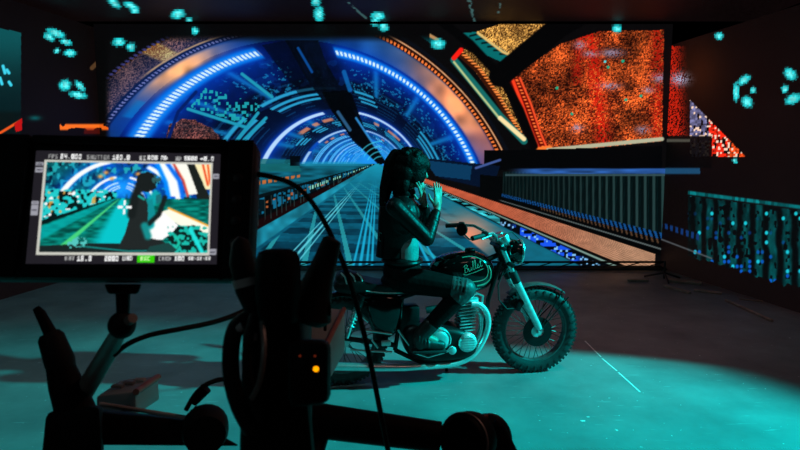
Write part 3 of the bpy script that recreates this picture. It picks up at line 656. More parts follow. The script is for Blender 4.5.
# instruments and handlebar
for q in (-1, 1):
    g0 = Lc(501, 238)+AY*q*.055
    gg = bp(MB().lathe(g0, (-.45, 0, .89), [(-.05, .02), (-.03, .042), (.02, .046), (.028, .042)], 22), 'gauge', M['chrome'])
    bp(MB().lathe(g0, (-.45, 0, .89), [(.026, .04), (.030, .036)], 22), 'dial', M['glass'], gg)
hb = [(497, 244, 0.0, -.03), (497, 242, 0, .07), (496, 236, 0, .12), (492, 233, 0, .22), (485, 235, 0, .30), (474, 238, 0, .36)]
pts = [Lc(x, y)+AY*(-o) for x, y, _, o in hb[1:]]
barR = [Vector((Lc(497, 242).x, 0, Lc(497, 242).z))]+[Vector((Lc(x, y, o).x, -o, Lc(x, y, o).z)) for x, y, _, o in hb[1:]]
barL = [Vector((v.x, -v.y, v.z)) for v in barR]
bar = bp(MB().tube(barL[::-1]+barR[1:], .012, 10), 'handlebar', M['chrome'])
for pr in (barR, barL):
    a_, b_ = pr[-2], pr[-1]; bp(MB().tube([a_+(b_-a_)*.1, b_+(b_-a_)*.15], .018, 12), 'grip', M['rubber'], bar)
    s0 = pr[-2]; bp(MB().box(s0, .045, .045, .05, None, .01), 'switch_box', M['blackmetal'], bar)
    bp(MB().tube([s0+Vector((.03, 0, .0)), s0+Vector((.06, .0, .0))+(b_-a_)*.2, b_+Vector((.055, 0, -.01))], .006, 8), 'lever', M['alloy'], bar)
mr = Lc(469, 239, .38); mh = Lc(461, 229.5, .40)
mi = bp(MB().tube([mr+Vector((.05, .03, -.01)), mr, mh+Vector((.02, 0, -.03)), mh], .006, 8), 'mirror', M['blackmetal'])
bp(MB().lathe(mh+Vector((.008, .0, 0)), (-.75, -.6, .1), [(-.012, .02), (-.008, .040), (.006, .044), (.010, .040)], 24), 'mirror_head', M['blackmetal'], mi)
# cables looping in front
for q, (m1, m2) in enumerate((((520, 232), (508, 262)), ((524, 240), (510, 268)), ((516, 236), (500, 272)))):
    bp(MB().tube([Lc(492, 236, .1-.1*q), Lc(m1[0]-8, m1[1], .05), Lc(m1[0], m1[1]+8, .03), Lc(*m2, .04), Lc(498, 280, .05)], .0045, 6), 'control_cable', M['rubber'])
bp(MB().tube([Lc(503, 272, .1), Lc(498, 285, .11), Lc(499, 300, .1), Lc(507, 309, .09), Lc(519, 308, .09)], .005, 6), 'brake_hose', M['rubber'])
# fuel tank
out = [XZ(*q) for q in ((430, 268), (434, 260), (443, 255), (456, 252), (470, 251), (481, 253), (489, 259), (493, 268), (492, 278), (486, 286), (476, 290), (462, 291), (447, 287), (436, 279))]
def dense(o, k=4):    # smooth closed outline (Catmull-Rom)
    r = []; n_ = len(o)
    for i in range(n_):
        p0, p1, p2, p3 = (np.array(o[(i+j) % n_]) for j in (-1, 0, 1, 2))
        for t in np.linspace(0, 1, k, endpoint=False): r.append(tuple(.5*((2*p1)+(-p0+p2)*t+(2*p0-5*p1+4*p2-p3)*t*t+(-p0+3*p1-3*p2+p3)*t**3)))
    return r
tmb = MB().pillow(dense(out), .135, 0, 2.6); tbvh = BVHTree.FromBMesh(tmb.bm)
def on_tank(x, z, lift=.003):
    h, nn, _, _ = tbvh.ray_cast(Vector((x, -1, z)), Vector((0, 1, 0)))
    return (h+Vector((0, -lift, 0))) if h else Vector((x, -.06, z))
tank = bp(tmb, 'fuel_tank', M['paint'])
def tank_line(pts, r, name, m): return bp(MB().tube([on_tank(*XZ(x, y, .12)) for x, y in pts], r, 6), name, m, tank)
def curve_pts(pts, k=6):
    r = []
    for i in range(len(pts)-1):
        p0, p1, p2, p3 = (np.array(pts[max(0, min(len(pts)-1, i+j))], float) for j in (-1, 0, 1, 2))
        for t in np.linspace(0, 1, k, endpoint=False): r.append(tuple(.5*((2*p1)+(-p0+p2)*t+(2*p0-5*p1+4*p2-p3)*t*t+(-p0+3*p1-3*p2+p3)*t**3)))
    return r+[tuple(pts[-1])]
tank_line(curve_pts([(463, 258), (472, 257), (480, 259), (485, 263), (488, 269), (487, 276), (482, 280), (472, 281.5), (463, 281)]), .0040, 'pinstripe', M['stripe'])
tank_line(curve_pts([(489, 266), (491, 272), (490, 279), (485, 284), (477, 286)]), .0065, 'pinstripe', M['stripe'])
def text_mesh(body, size, shear=.0):
    cu = bpy.data.curves.new('t', 'FONT'); cu.body = body; cu.size = size; cu.shear = shear; cu.align_x = 'LEFT'; cu.resolution_u = 3; cu.offset = size*.012
    o = bpy.data.objects.new('t', cu); COL.objects.link(o); dg = bpy.context.evaluated_depsgraph_get(); me = bpy.data.meshes.new_from_object(o.evaluated_get(dg))
    bpy.data.objects.remove(o); bm = bmesh.new(); bm.from_mesh(me); bpy.data.meshes.remove(me); mb = MB(); mb.bm = bm; return mb
a_ = Lc(464, 273, .12); b_ = Lc(484, 265.5, .12); ang = math.atan2(b_.z-a_.z, b_.x-a_.x); kk = (b_-a_).length/7.6
STROKES = [[(.3, 2.5), (.15, .2)], [(-.1, 2.2), (.5, 2.6), (1.1, 2.5), (1.2, 1.9), (.7, 1.45), (.3, 1.4)], [(.4, 1.4), (1.1, 1.25), (1.3, .7), (.9, .15), (.1, .1)],
           [(1.6, 1.3), (1.65, .5), (1.9, .1), (2.35, .3), (2.6, 1.3)], [(2.6, 1.3), (2.6, .3), (2.9, .1)], [(2.9, .1), (3.5, 1.5), (3.7, 2.7), (3.4, 2.8), (3.3, 1.2), (3.45, .2), (3.8, .1)],
           [(3.8, .1), (4.4, 1.5), (4.6, 2.8), (4.3, 2.9), (4.2, 1.2), (4.35, .2), (4.7, .2)], [(4.7, .2), (5.2, .75), (5.5, 1.1), (5.2, 1.4), (4.9, .9), (5.1, .25), (5.6, .15), (6.0, .5)], [(6.5, 2.5), (6.2, .6), (6.5, .1), (7.0, .4)], [(5.9, 1.7), (7.2, 1.8)]]
tx = MB()
for st_ in STROKES:
    tx.tube([on_tank(a_.x+(x+.22*y)*kk*math.cos(ang)-y*kk*math.sin(ang), a_.z+(x+.22*y)*kk*math.sin(ang)+y*kk*math.cos(ang), .002) for x, y in curve_pts(st_, 4)], .0021, 5)
bp(tx, 'lettering', M['stripe'], tank)
tank_line([(463.5, 272.5), (463, 274.2), (466, 274.6), (474, 272.0), (483, 268.6)], .0022, 'lettering_underline', M['stripe'])
cp_ = Lc(470, 251.5); bp(MB().lathe(cp_, (0, 0, 1), [(-.01, .035), (.008, .040), (.022, .036), (.028, .02)], 24), 'filler_cap', M['blackmetal'], tank)
# seat
so = [XZ(*q) for q in ((334, 288), (336, 280), (350, 276), (372, 280), (400, 282), (425, 276), (436, 272), (440, 282), (436, 292), (410, 293), (370, 292), (345, 292))]
seat = bp(MB().pillow(dense(so), .13, 0, 4), 'seat', M['seat'])
sp_ = curve_pts([(366, 291), (385, 293), (405, 292.5), (430, 290)])
bp(MB().tube([Lc(x, y, .128) for x, y in sp_], .005, 6), 'piping', M['piping'], seat)
ro = [XZ(*q) for q in ((336, 281), (337, 274), (346, 270), (358, 273), (365, 280), (360, 285), (345, 286))]
bg = bp(MB().pillow(dense(ro), .11, 0, 3), 'seat_hump', M['seat'], seat)
for x in (345, 354, 361): bp(MB().tube([Lc(x-4, 273, .10), Lc(x, 277, .118), Lc(x+2, 284, .11)], .006, 6), 'strap', M['piping'], bg)
# frame
def tb2(pts, r, nm, m, off=.0, parent=None, seg=10): return bp(MB().tube([Lc(x, y, off) for x, y in pts], r, seg), nm, m, parent)
hd = Lc(499, 250)
bp(MB().tube([Lc(497, 244), Lc(506, 266)], .032, 14), 'steering_head', M['blackmetal'])
for o in (.07, -.07):
    tb2([(500, 262), (488, 300), (484, 340), (470, 358), (420, 362), (395, 350)], .017, 'frame_tube', M['blackmetal'], o)
    tb2([(440, 285), (400, 298), (345, 296)], .016, 'frame_tube', M['blackmetal'], o)
    tb2([(402, 298), (398, 330), (395, 350)], .016, 'frame_tube', M['blackmetal'], o)
    tb2([(395, 345), (343, 338)], .018, 'swing_arm', M['blackmetal'], o+.03*(1 if o > 0 else -1))
tb2([(500, 254), (440, 280)], .02, 'frame_tube', M['blackmetal'])
for sgn in (1, -1):
    o = .12*sgn; a_, b_ = Lc(362, 295, o), Lc(347, 338, o)
    sh = bp(MB().tube([a_, b_], .012, 10), 'rear_shock', M['chrome'])
    mb = MB(); d = b_-a_
    hx = []; u1, u2 = basis(d)
    for i in range(100): t = i/99; hx.append(a_+d*(.08+.7*t)+(u1*math.cos(t*2*PI*9)+u2*math.sin(t*2*PI*9))*.026)
    bp(mb.tube(hx, .005, 6), 'spring', M['chrome'], sh); bp(MB().tube([a_, a_+d*.3], .031, 14), 'shroud', M['blackmetal'], sh)
# side panel and airbox
sd = [XZ(*q, .1) for q in ((372, 297), (400, 298), (402, 322), (390, 338), (376, 330), (368, 312))]
bp(MB().pillow(dense(sd), .045, -.075, 3), 'side_panel', M['paint'])
bp(MB().pillow([(x, z) for x, z in dense(sd)], .045, .075, 3), 'side_panel', M['paint'])
bp(MB().box(Lc(405, 318), .20, .13, .2, None, .02), 'air_box', M['blackmetal'])
# rear mudguard, tail lamp
mb = MB(); n = 22; rings = []
for i in range(n):
    u = math.radians(40+130*i/(n-1)); e = Vector((math.cos(u), 0, math.sin(u))); R = .33+.03
    rings.append([rc+e*(R-.02*abs(q)**2.2)+AY*q*.075 for q in (-1, -.8, -.5, 0, .5, .8, 1)])
vs = [v for r in rings for v in r]+[v-(v-rc).normalized()*.004 for r in rings for v in r]; N7 = 7*n
fs = [(i*7+j, i*7+j+1, (i+1)*7+j+1, (i+1)*7+j) for i in range(n-1) for j in range(6)]; fs += [tuple(N7+q for q in f[::-1]) for f in fs]
fs += [(i*7, (i+1)*7, N7+(i+1)*7, N7+i*7) for i in range(n-1)]+[(i*7+6, N7+i*7+6, N7+(i+1)*7+6, (i+1)*7+6) for i in range(n-1)]
bp(MB().poly(vs, fs), 'rear_mudguard', M['paint'])
bp(MB().lathe(Vector((-.36, 0, .55)), (-1, 0, .1), [(0, .03), (.02, .05), (.05, .05), (.06, .03)], 18), 'tail_lamp', M['red'])
# engine
eo = [XZ(*q, .05) for q in ((402, 332), (414, 322), (440, 324), (462, 328), (474, 338), (476, 350), (464, 357), (430, 360), (408, 354))]
eng = bp(MB().pillow(dense(eo), .14, 0, 5), 'crankcase', M['blackmetal'])
cv = Lc(439, 339, .14)
c1 = bp(MB().lathe(cv, (0, -1, 0), [(-.02, .085), (.012, .083), (.030, .070), (.040, .045), (.043, .01)], 30), 'clutch_cover', M['alloy'], eng)
mb = MB(); mb.tube([cv+Vector((.078*math.cos(t), -.028, .078*math.sin(t))) for t in np.linspace(-.5, 2.2, 14)], .007, 6)
bp(mb, 'cover_lip', M['chrome'], eng)
cv2 = Lc(467, 342, .12); bp(MB().lathe(cv2, (0, -1, 0), [(-.02, .072), (.02, .070), (.036, .055), (.04, .02)], 28), 'timing_cover', M['alloy'], eng)
for k in range(6): bp(MB().box(cv2+Vector((0, -.036, -.045+.018*k)), .11*math.sqrt(max(.1, 1-((k-2.5)/3.2)**2)), .014, .007, None, .002), 'cover_rib', M['alloy'], eng)
bp(MB().lathe(Lc(452, 350, .14), (0, -1, 0), [(-.02, .03), (.015, .03), (.022, .02)], 18), 'oil_cap', M['alloy'], eng)
cb, ct = Lc(464, 329), Lc(467, 300)
cyl = bp(MB().tube([cb, ct], .055, 24), 'cylinder', M['dullalloy'])
for k in range(9):
    t = (k+.5)/9; c = cb+(ct-cb)*t; w_ = .125 if k < 5 else .16; bp(MB().box(c, w_-.008*(k % 2), .18, .008, Matrix.Rotation(-.1, 3, 'Y'), .003), 'cooling_fin', M['alloy'], cyl)
bp(MB().box(ct+Vector((0, 0, .02)), .14, .17, .05, Matrix.Rotation(-.1, 3, 'Y'), .015), 'cylinder_head', M['alloy'], cyl)
bp(MB().tube([Lc(455, 304, .05), Lc(440, 308, .05), Lc(426, 310, .04)], .026, 14), 'carburettor', M['dullalloy'])
bp(MB().lathe(Lc(440, 310, .06), (0, -1, 0), [(-.03, .03), (.03, .03), (.04, .02)], 18), 'carburettor_bowl', M['alloy'])
bp(MB().tube([Lc(470, 298, .08), Lc(476, 293, .08), Lc(483, 296, .08), Lc(482, 303, .08)], .010, 8), 'oil_line', M['chrome'])
for dx, o in ((0, .10), (-7, -.02)):
    pth = curve_pts([(471+dx*.3, 304), (480+dx, 305), (487+dx, 314), (488+dx, 327), (482+dx, 343), (472+dx, 356), (458+dx, 363), (438, 366), (405, 368)], 5)
    bp(MB().tube([Lc(x, y, o) for x, y in pth], .021, 14), 'exhaust_header', M['header'])
sl = [Lc(x, y, .14) for x, y in ((425, 366.5), (405, 367.5), (380, 367.5), (330, 366.5), (312, 366))]
bp(MB().tube(sl, [.021, .026, .030, .030, .024], 18), 'silencer', M['chrome'])
# pegs, stand, linkage
bp(MB().tube([Lc(424, 353, .1), Lc(424, 353, .24)], .013, 10), 'footpeg', M['rubber'])
bp(MB().tube([Lc(424, 353, .1), Lc(424, 353, -.24)+AY*.0], .013, 10), 'footpeg', M['rubber'])
bp(MB().tube([Lc(412, 352, .17), Lc(428, 357, .17), Lc(446, 352, .17), Lc(453, 347, .17)], .008, 8), 'gear_lever', M['chrome'])
bp(MB().tube([Lc(446, 360, -.08), Lc(447, 377.5, -.14)], .011, 8), 'side_stand', M['blackmetal'])
for a, b in (((357, 312), (368, 322)), ((362, 330), (392, 334)), ((350, 350), (392, 352)), ((398, 330), (409, 345)), ((372, 340), (378, 348))):
    bp(MB().tube([Lc(*a, .12), Lc(*b, .12)], .008, 8), 'linkage_rod', M['chrome'])
bp(MB().box(Lc(357, 325, .09), .09, .05, .06, None, .008), 'battery_box', M['dullalloy'])
bp(MB().box(Lc(386, 343, .11), .07, .03, .04, None, .008), 'brake_pedal_bracket', M['alloy'])

# ------------------------------------------------------------------ the rider
ro_ = BM @ Lc(400, 290); ro_.z = (BM @ Lc(400, 283)).z
rider = empty('person', ro_, 'person in black leather astride the motorcycle, both hands raised before the face', 'person', yaw)
def rp(mb, name, m, parent=None, **k): return build(mb, name, m, rider, parent, frame=BM, **k)
pel, wai, che, nb = Lc(402, 270), Lc(402, 247), Lc(402, 216), Lc(404, 196)
hd_c = Lc(413, 171); chin = Lc(421, 188)
shN, elN, wrN = Lc(395, 207, .17), Lc(427, 239, .21), Lc(437.5, 208, .10)
shF, elF, wrF = Lc(406, 206, -.17), Lc(428, 236, -.16), Lc(424, 203, .03)
hipN, knN, anN = Lc(408, 280, .12), Lc(465, 289, .24), Lc(421, 335, .20)
hipF, knF, anF = Lc(408, 280, -.12), Lc(466, 289, -.24), Lc(424, 336, -.20)
def bone(mb, ps, rs): return mb.limb(ps, rs)
tw = Matrix.Rotation(-.12, 3, 'Y')
def torso(mb, g=0.0):
    mb.ell(pel, .125+g, .165+g, .13+g); mb.ell(wai, .085+g, .098+g, .14+g); mb.ell(che, .115+g, .165+g, .16+g); mb.ell(che+Vector((.045, 0, .0)), .09+g, .13+g, .11+g)
    mb.ell((shN+shF)/2+Vector((0, 0, .0)), .075+g, .17+g, .07+g); return mb
skin = torso(MB())
skin.limb([shN, elN, wrN], [.045, .036, .026]).limb([shF, elF, wrF], [.045, .036, .026])
skin.limb([hipN, knN, anN], [.075, .052, .038]).limb([hipF, knF, anF], [.075, .052, .038])
for an in (anN, anF): skin.limb([an, an+Vector((.10, 0, -.05))], [.036, .03])
skin.limb([nb, hd_c+Vector((-.02, 0, -.05))], [.058, .052])
# head: cranium, jaw, nose, brow, lips, ears (facing forward along x, tipped a little down)
HR = Matrix.Rotation(.30, 3, 'Z') @ Matrix.Rotation(.16, 3, 'Y')
def hv(x, y, z): return hd_c+HR@Vector((x, y, z))
skin.ell(hv(-.012, 0, .03), .098, .076, .088, HR).ell(hv(.02, 0, -.03), .075, .064, .085, HR).ell(hv(.055, 0, -.085), .034, .035, .03, HR)
skin.limb([hv(.09, 0, .02), hv(.112, 0, -.022)], [.011, .016]).ell(hv(.072, 0, .035), .03, .05, .015, HR).ell(hv(.088, 0, -.052), .016, .026, .014, HR)
for q in (-1, 1): skin.ell(hv(-.01, q*.076, -.005), .022, .009, .034, HR)
def hand(mb, wr, up, pn, curl, sg, tip_shift=0.0):
    """open hand: palm from the wrist along 'up', palm facing 'pn', thumb on side sg"""
    up = up.normalized(); pn = (pn-up*pn.dot(up)).normalized(); sx = up.cross(pn).normalized()*sg
    Rm = Matrix((sx, pn, up)).transposed()
    pc = wr+up*.050; mb.ell(pc, .042, .017, .056, Rm); mb.limb([wr, wr+up*.03], [.026, .024]); mb.ell(wr+up*.03+sx*.024+pn*.008, .018, .015, .03, Rm)
    for i, (s_, L1) in enumerate(((.030, .086), (.010, .096), (-.011, .090), (-.030, .072))):
        b0 = wr+up*.088+sx*s_; d0 = (up+sx*s_*3.2+pn*curl*.25).normalized(); d1 = (d0+pn*curl*.55).normalized(); d2 = (d1+pn*curl*.6).normalized()
        q1 = b0+d0*L1*.46; q2 = q1+d1*L1*.31; q3 = q2+d2*L1*.23
        mb.limb([b0, q1, q2, q3], [.0096, .0088, .0080, .0070], 10)
    t0 = wr+up*.032+sx*.034+pn*.008; t1 = t0+(up*.8+sx*.75+pn*.3).normalized()*.042; t2 = t1+(up*.95+sx*.2+pn*.3).normalized()*.032
    mb.limb([t0, t1, t2], [.0125, .0105, .0082], 10); return mb
fwd, lft, upv = Vector((1, 0, 0)), Vector((0, 1, 0)), Vector((0, 0, 1))
hand(skin, wrN, Lc(438.5, 180, .06)-wrN, Vector((-.55, .8, 0)), .15, 1)
hand(skin, wrF, Lc(419.5, 172, .10)-wrF, Vector((-.75, .65, 0)), .3, 1)
body = rp(skin, 'body', M['skin'], voxel=.0042, smooth=3)
# eyes
mb = MB()
for q in (-1, 1): mb.ell(hv(.078, q*.031, .012), .012, .013, .010, HR, 12)
rp(mb, 'eyes', M['glass'], body)
# hair: full dark crown gathered high behind, long tail down the back
hr = MB().ell(hv(-.018, 0, .05), .130, .104, .106, HR).ell(hv(.01, -.066, -.015), .065, .03, .085, HR).ell(hv(.02, .075, -.01), .04, .028, .085, HR).ell(hv(.072, -.035, .05), .04, .045, .05, HR).ell(hv(.03, 0, .075), .085, .082, .065, HR).ell(hv(-.07, 0, -.02), .085, .09, .095, HR).ell(hv(-.075, 0, -.105), .062, .08, .09, HR)
for i in range(46):
    u = 2*PI*i/46*3.1; v = .25+.9*hsh(i*1.0, 2.0); c = hv(-.03+.115*math.cos(u)*math.sin(v), .092*math.sin(u)*math.sin(v), .055+.098*math.cos(v))
    if HR.transposed()@(c-hd_c) and (HR.transposed()@(c-hd_c)).x < .075: hr.ell(c, .022, .02, .020)
pt = [hv(-.09, 0, .10), Lc(395.5, 155), Lc(391, 163), Lc(389, 175), Lc(386, 188), Lc(384, 201), Lc(384, 212)]
hr.limb(pt, [.035, .045, .050, .052, .048, .036, .012])
for i in range(9):
    o = Vector((random.uniform(-.02, .02), random.uniform(-.045, .045), 0)); hr.limb([p_+o*(1 if k_ > 1 else .4)+Vector((random.uniform(-.01, .01), 0, 0)) for k_, p_ in enumerate(pt[1:])], [.016, .018, .018, .016, .013, .006], 8)
rp(hr, 'hair', M['hair'], body, voxel=.0065, smooth=1)
# jacket with sleeves and collar, stops at the waist
jk = MB().ell(che, .130, .18, .165).ell(che+Vector((.05, 0, .005)), .095, .14, .12).ell((shN+shF)/2, .088, .185, .078); jk.tube([Lc(400, 205), Lc(400, 220), Lc(398, 234), Lc(394.5, 246), Lc(394, 257), Lc(394, 258)], [.12, .128, .120, .104, .108, .06], 24, flat=1.25)
for sh, el, wr in ((shN, elN, wrN), (shF, elF, wrF)):
    e2 = wr+(el-wr).normalized()*.045; jk.limb([sh, sh+(el-sh)*.5, el, el+(e2-el)*.45, e2], [.066, .058, .052, .047, .037])
    for k in range(7):
        t = .15+.11*k; c = sh+(el-sh)*t; d = (el-sh); u1, u2 = basis(d); rr = .057-.012*t; jk.tube([c+(u1*math.cos(a)+u2*math.sin(a))*rr+d*.03*math.sin(2*a+k) for a in np.linspace(0, 2*PI, 14)[:-1]], .006, 6, closed=True)
    for k in range(6):
        t = .1+.14*k; c = el+(e2-el)*t; d = (e2-el); u1, u2 = basis(d); rr = .048-.011*t; jk.tube([c+(u1*math.cos(a)+u2*math.sin(a))*rr+d*.04*math.sin(2*a+k*2) for a in np.linspace(0, 2*PI, 14)[:-1]], .006, 6, closed=True)
jk.torus(nb+Vector((.0, 0, .025)), (.25, 0, 1), .064, .022, 24, 8, 2.0)
jkt = rp(jk, 'jacket', M['leather'], voxel=.006, smooth=2)
rp(MB().torus(nb+Vector((.008, 0, .066)), (.25, 0, 1), .066, .006, 24, 6), 'collar_edge', M['pad'], jkt)
# pale shirt showing between jacket and belt
sh_ = MB().tube([Lc(406, 236), Lc(405.5, 244), Lc(405, 256), Lc(404, 263)], [.10, .115, .118, .11], 24, flat=.84)
rp(sh_, 'shirt', M['shirt'], voxel=.007, smooth=2)
# trousers
tr = MB().ell(pel+Vector((0, 0, -.005)), .142, .18, .135).ell(Lc(397, 281), .12, .17, .07)
for hp, kn, an in ((hipN, knN, anN), (hipF, knF, anF)): tr.limb([hp, hp+(kn-hp)*.5, kn, kn+(an-kn)*.4, an+(kn-an)*.1], [.100, .088, .070, .066, .054])
for hp, kn, an in ((hipN, knN, anN),):
    for k in range(5):
        t = .82+.05*k; c = hp+(kn-hp)*t; d = kn-hp; u1, u2 = basis(d); tr.tube([c+(u1*math.cos(a)+u2*math.sin(a))*.074+d*.02*math.sin(2*a+k) for a in np.linspace(0, 2*PI, 16)[:-1]], .006, 6, closed=True)
trs = rp(tr, 'trousers', M['denim'], voxel=.007, smooth=1)
for kn, hp, an in ((knN, hipN, anN), (knF, hipF, anF)):
    kp = MB().limb([kn+(hp-kn)*.22, kn, kn+(an-kn)*.16], [.079, .0775, .074]); 
    for k in range(5):
        c = kn+(hp-kn)*(.2-.07*k) if k < 4 else kn+(an-kn)*.12; d = (kn-hp); u1, u2 = basis(d); kp.tube([c+(u1*math.cos(a)+u2*math.sin(a))*.0745 for a in np.linspace(0, 2*PI, 16)[:-1]], .007, 6, closed=True)
    rp(kp, 'knee_panel', M['pad'], trs, voxel=.006, smooth=1)
# belt, back strap
rp(MB().tube([pel+Vector((.135*math.cos(a), .175*math.sin(a), .075)) for a in np.linspace(0, 2*PI, 30)[:-1]], .017, 8, closed=True), 'belt', M['leather'], trs)
rp(MB().tube([Lc(386, 228, .06), Lc(382.5, 236, .07), Lc(381.5, 246, .07), Lc(381.5, 257, .07)], .011, 8, flat=.5), 'loose_strap', M['leather'], jkt)
rp(MB().tube([Lc(386, 236, .05), Lc(379.5, 232, .06), Lc(379, 240, .06), Lc(386, 244, .05)], .007, 8), 'strap_buckle', M['dullalloy'], jkt)
# boots
for an, sg in ((anN, 1), (anF, -1)):
    kn = knN if sg > 0 else knF
    b = MB().limb([an+(kn-an)*.22, an], [.060, .054]).limb([an+Vector((-.01, 0, -.02)), an+Vector((-.01, 0, -.075))], [.05, .042]).limb([an+Vector((.01, 0, -.055)), an+Vector((.10, 0, -.075)), an+Vector((.145, 0, -.083))], [.046, .042, .036])
    for k in range(4):
        c = an+Vector((-.005+.022*k, 0, -.01-.012*k)); b.tube([c+Vector((.02*math.cos(a), .052*math.cos(a), .052*math.sin(a))) for a in np.linspace(0, 2*PI, 14)[:-1]], .006, 6, closed=True)
    bt = rp(b, 'boot', M['boot'], voxel=.006, smooth=2)
    rp(MB().box(an+Vector((.055, 0, -.118)), .25, .085, .02, Matrix.Rotation(.03, 3, 'Y'), .006), 'sole', M['rubber'], bt)

# ------------------------------------------------------------------ foreground: field monitor
CR = Matrix(((1, 0, 0), (0, sp, -cp), (0, cp, sp)))      # columns below: camera right, up, back in world axes
def cam2w(v): return Vector((v[0], v[1]*sp-v[2]*cp, v[1]*cp+v[2]*sp))
mx = cam2w((13.4, -.176, -1)).normalized(); my = cam2w((-.12, 5.31, -1)); my = (my-mx*my.dot(mx)).normalized(); mz = mx.cross(my)
mc = P(123.5, 208.5, .47); MW = Matrix.Translation(mc) @ Matrix((mx, my, mz)).transposed().to_4x4(); MI = MW.inverted()
def ml(px, py): q = MI @ on_plane(px, py, mc, mz); return (q.x, q.y)
mon = empty('field_monitor', mc, 'black on-camera monitor whose lit screen shows the framed shot with overlay text', 'monitor')
ROOTM[mon.name] = MW; mon.rotation_euler = MW.to_euler()
FONT3 = {'0': '757575757'[:0]+'111101101101111', '1': '010110010010111', '2': '111001111100111', '3': '111001111001111', '4': '101101111001001', '5': '111100111001111', '6': '111100111101111', '7': '111001001001001', '8': '111101111101111', '9': '111101111001111',
         'A': '111101111101101', 'B': '110101110101110', 'C': '111100100100111', 'D': '110101101101110', 'E': '111100111100111', 'F': '111100111100100', 'H': '101101111101101', 'I': '111010010010111', 'K': '101101110101101', 'L': '100100100100111', 'N': '111101101101101', 'P': '111101111100100', 'R': '111101110101101', 'S': '111100111001111', 'T': '111010010010010', 'U': '101101101101111', 'W': '101101111111101', 'G': '111100101101111', 'M': '101111111101101', 'O': '111101101101111', 'V': '101101101101010', '.': '000000000000010', ':': '000010000010000', '+': '000010111010000', ' ': '0'*15}
def paint_monitor(U, V):
    # picture area in screen units; x,y in 16:9 units inside the frame line
    W_, H_ = 190., 112.; x = U*W_; y = (1-V)*H_
    p = Pic(x, y, (.13, .12, .145)); ix0, ix1, iy0, iy1 = 10.5, 181, 10., 102.
    ins = (x > ix0)*(x < ix1)*(y > iy0)*(y < iy1)*1.0
    X = (x-ix0)/(ix1-ix0)*16; Y = (y-iy0)/(iy1-iy0)*9; q = Pic(X, Y, (0, 0, 0)); VX, VY = 7.6, 3.35
    s, ph = tunnel(X-VX, Y-VY, -.35, 2.8, 6.2); z = 1/s
    upm = Y < 3.6
    base = np.where((X < 5.5)[:, None], np.array((.03, .30, .30)), np.array((.02, .25, .55)))*(.5+.9*fbm(X*2.2, Y*3, 4))[:, None]
    q.put(upm*1.0, base); q.put(upm*(vnoise(X*3, Y*3, 8) > .66)*.8, (.15, .68, .66)); q.put(upm*(vnoise(X*3.4, Y*2.4, 18) > .72)*.9, (.02, .06, .10))
    q.put(upm*np.exp(-((X-7.2)/2.2)**2-((Y-2.6)/1.2)**2), (.08, .55, .95))
    for k in range(5):
        zk = 1+.85*k; arc = band(ph, 100, 152 if k == 0 else 160, 2)+band(ph, 20, 78 if k else 66, 2); wd = .05*(1+k*.9)
        q.put(upm*np.exp(-np.abs(z-zk)/(.13*(1+.5*k)))*arc*.8, (.02, .42, 1)); q.put(upm*band(z, zk-wd, zk+wd, .02*(1+k))*arc*(1 if k < 2 else .75), (.96, 1, 1))
    for cx, cy in ((5.3, 1.5), (5.8, 1.1), (6.4, 1.7), (8.9, 1.2), (9.3, 2.0)): q.put(np.exp(-((X-cx)/.25)**2-((Y-cy)/.18)**2)*.9, (.95, .62, .25))
    q.put(q.poly([(10.7, 0), (12.2, 0), (13.3, 3.4), (12.1, 3.4), (11.7, 1.8)]), (.98, 1, 1)); q.put(q.line([(10.6, 0), (11.6, 2.0), (12.0, 3.6)], .22, .15), (.02, .5, 1)); q.put(q.line([(11.6, 0), (12.9, 1.8), (13.3, 3.4)], .22, .15), (.05, .4, .85))
    q.put(q.poly([(12.3, 0), (14, 0), (15, 3.1), (13.7, 3.2), (13.2, 1.6)]), (1, .95, .85)); q.put(q.line([(12.2, 0), (13.3, 1.8), (13.8, 3.3)], .12, .1), (.75, .25, .2))
    q.put(q.poly([(13.5, 0), (14.4, 0), (15.6, 2.7), (16, 3.6), (16, 5.2), (14.6, 4.9), (14.7, 3.0)]), (.10, .12, .11)); q.put(q.poly([(14.3, 0), (16, 0), (16, 2.6), (15.5, 2.6)]), (1, .85, .66)); q.put(q.line([(15.1, 0), (15.7, 2.2)], .1, .08), (.85, .22, .05)); q.put(q.line([(15.6, 0), (15.9, 2.0)], .1, .08), (.9, .3, .08))
    q.put(q.poly([(13.4, 3.4), (16, 3.7), (16, 5.7), (13.4, 4.4)]), np.array((.04, .16, .15))); q.put(q.line([(14.5, 4.7), (16, 5.2)], .12, .08), (.05, .55, .6))
    # floor, left train, platform
    q.put((~upm)*1.0, np.array((.02, .42, .38))*(.55+.8*vnoise(X*1.5, Y*7, 6))[:, None]); a = (X-VX)/np.maximum(Y-VY, .05)
    q.put((~upm)*band(a, -.55, .5, .2), np.array((.03, .70, .72))); q.put((~upm)*band(a, -1.15, -1.0, .03), (.25, .75, .45)); q.put((~upm)*band(a, -2.4, -1.7, .06)*.7, (.02, .62, .62))
    q.put((Y > 3.0)*(a < -2.5)*(X < 7), (.02, .10, .10)); q.put((Y > 2.8)*(a < -3.0)*(X < 7)*(vnoise(X*3.5, Y*3) > .42), (.12, .72, .72)); q.put((Y > 3)*(a < -2.9)*(X < 5)*(vnoise(X*4, Y*2.2, 3) > .86)*.8, (.85, .6, .25)); q.put((Y > 3)*(a < -3.3)*(X < 6)*(vnoise(X*2.4, Y*4, 7) > .8), (.9, 1, 1))
    q.put(q.poly([(11.2, 5.0), (12.2, 4.6), (16, 6.3), (16, 7.2), (13.6, 6.5)]), (1, .93, .82)); q.put(q.line([(12.0, 4.55), (16, 6.3)], .08, .06), (1, .6, .12))
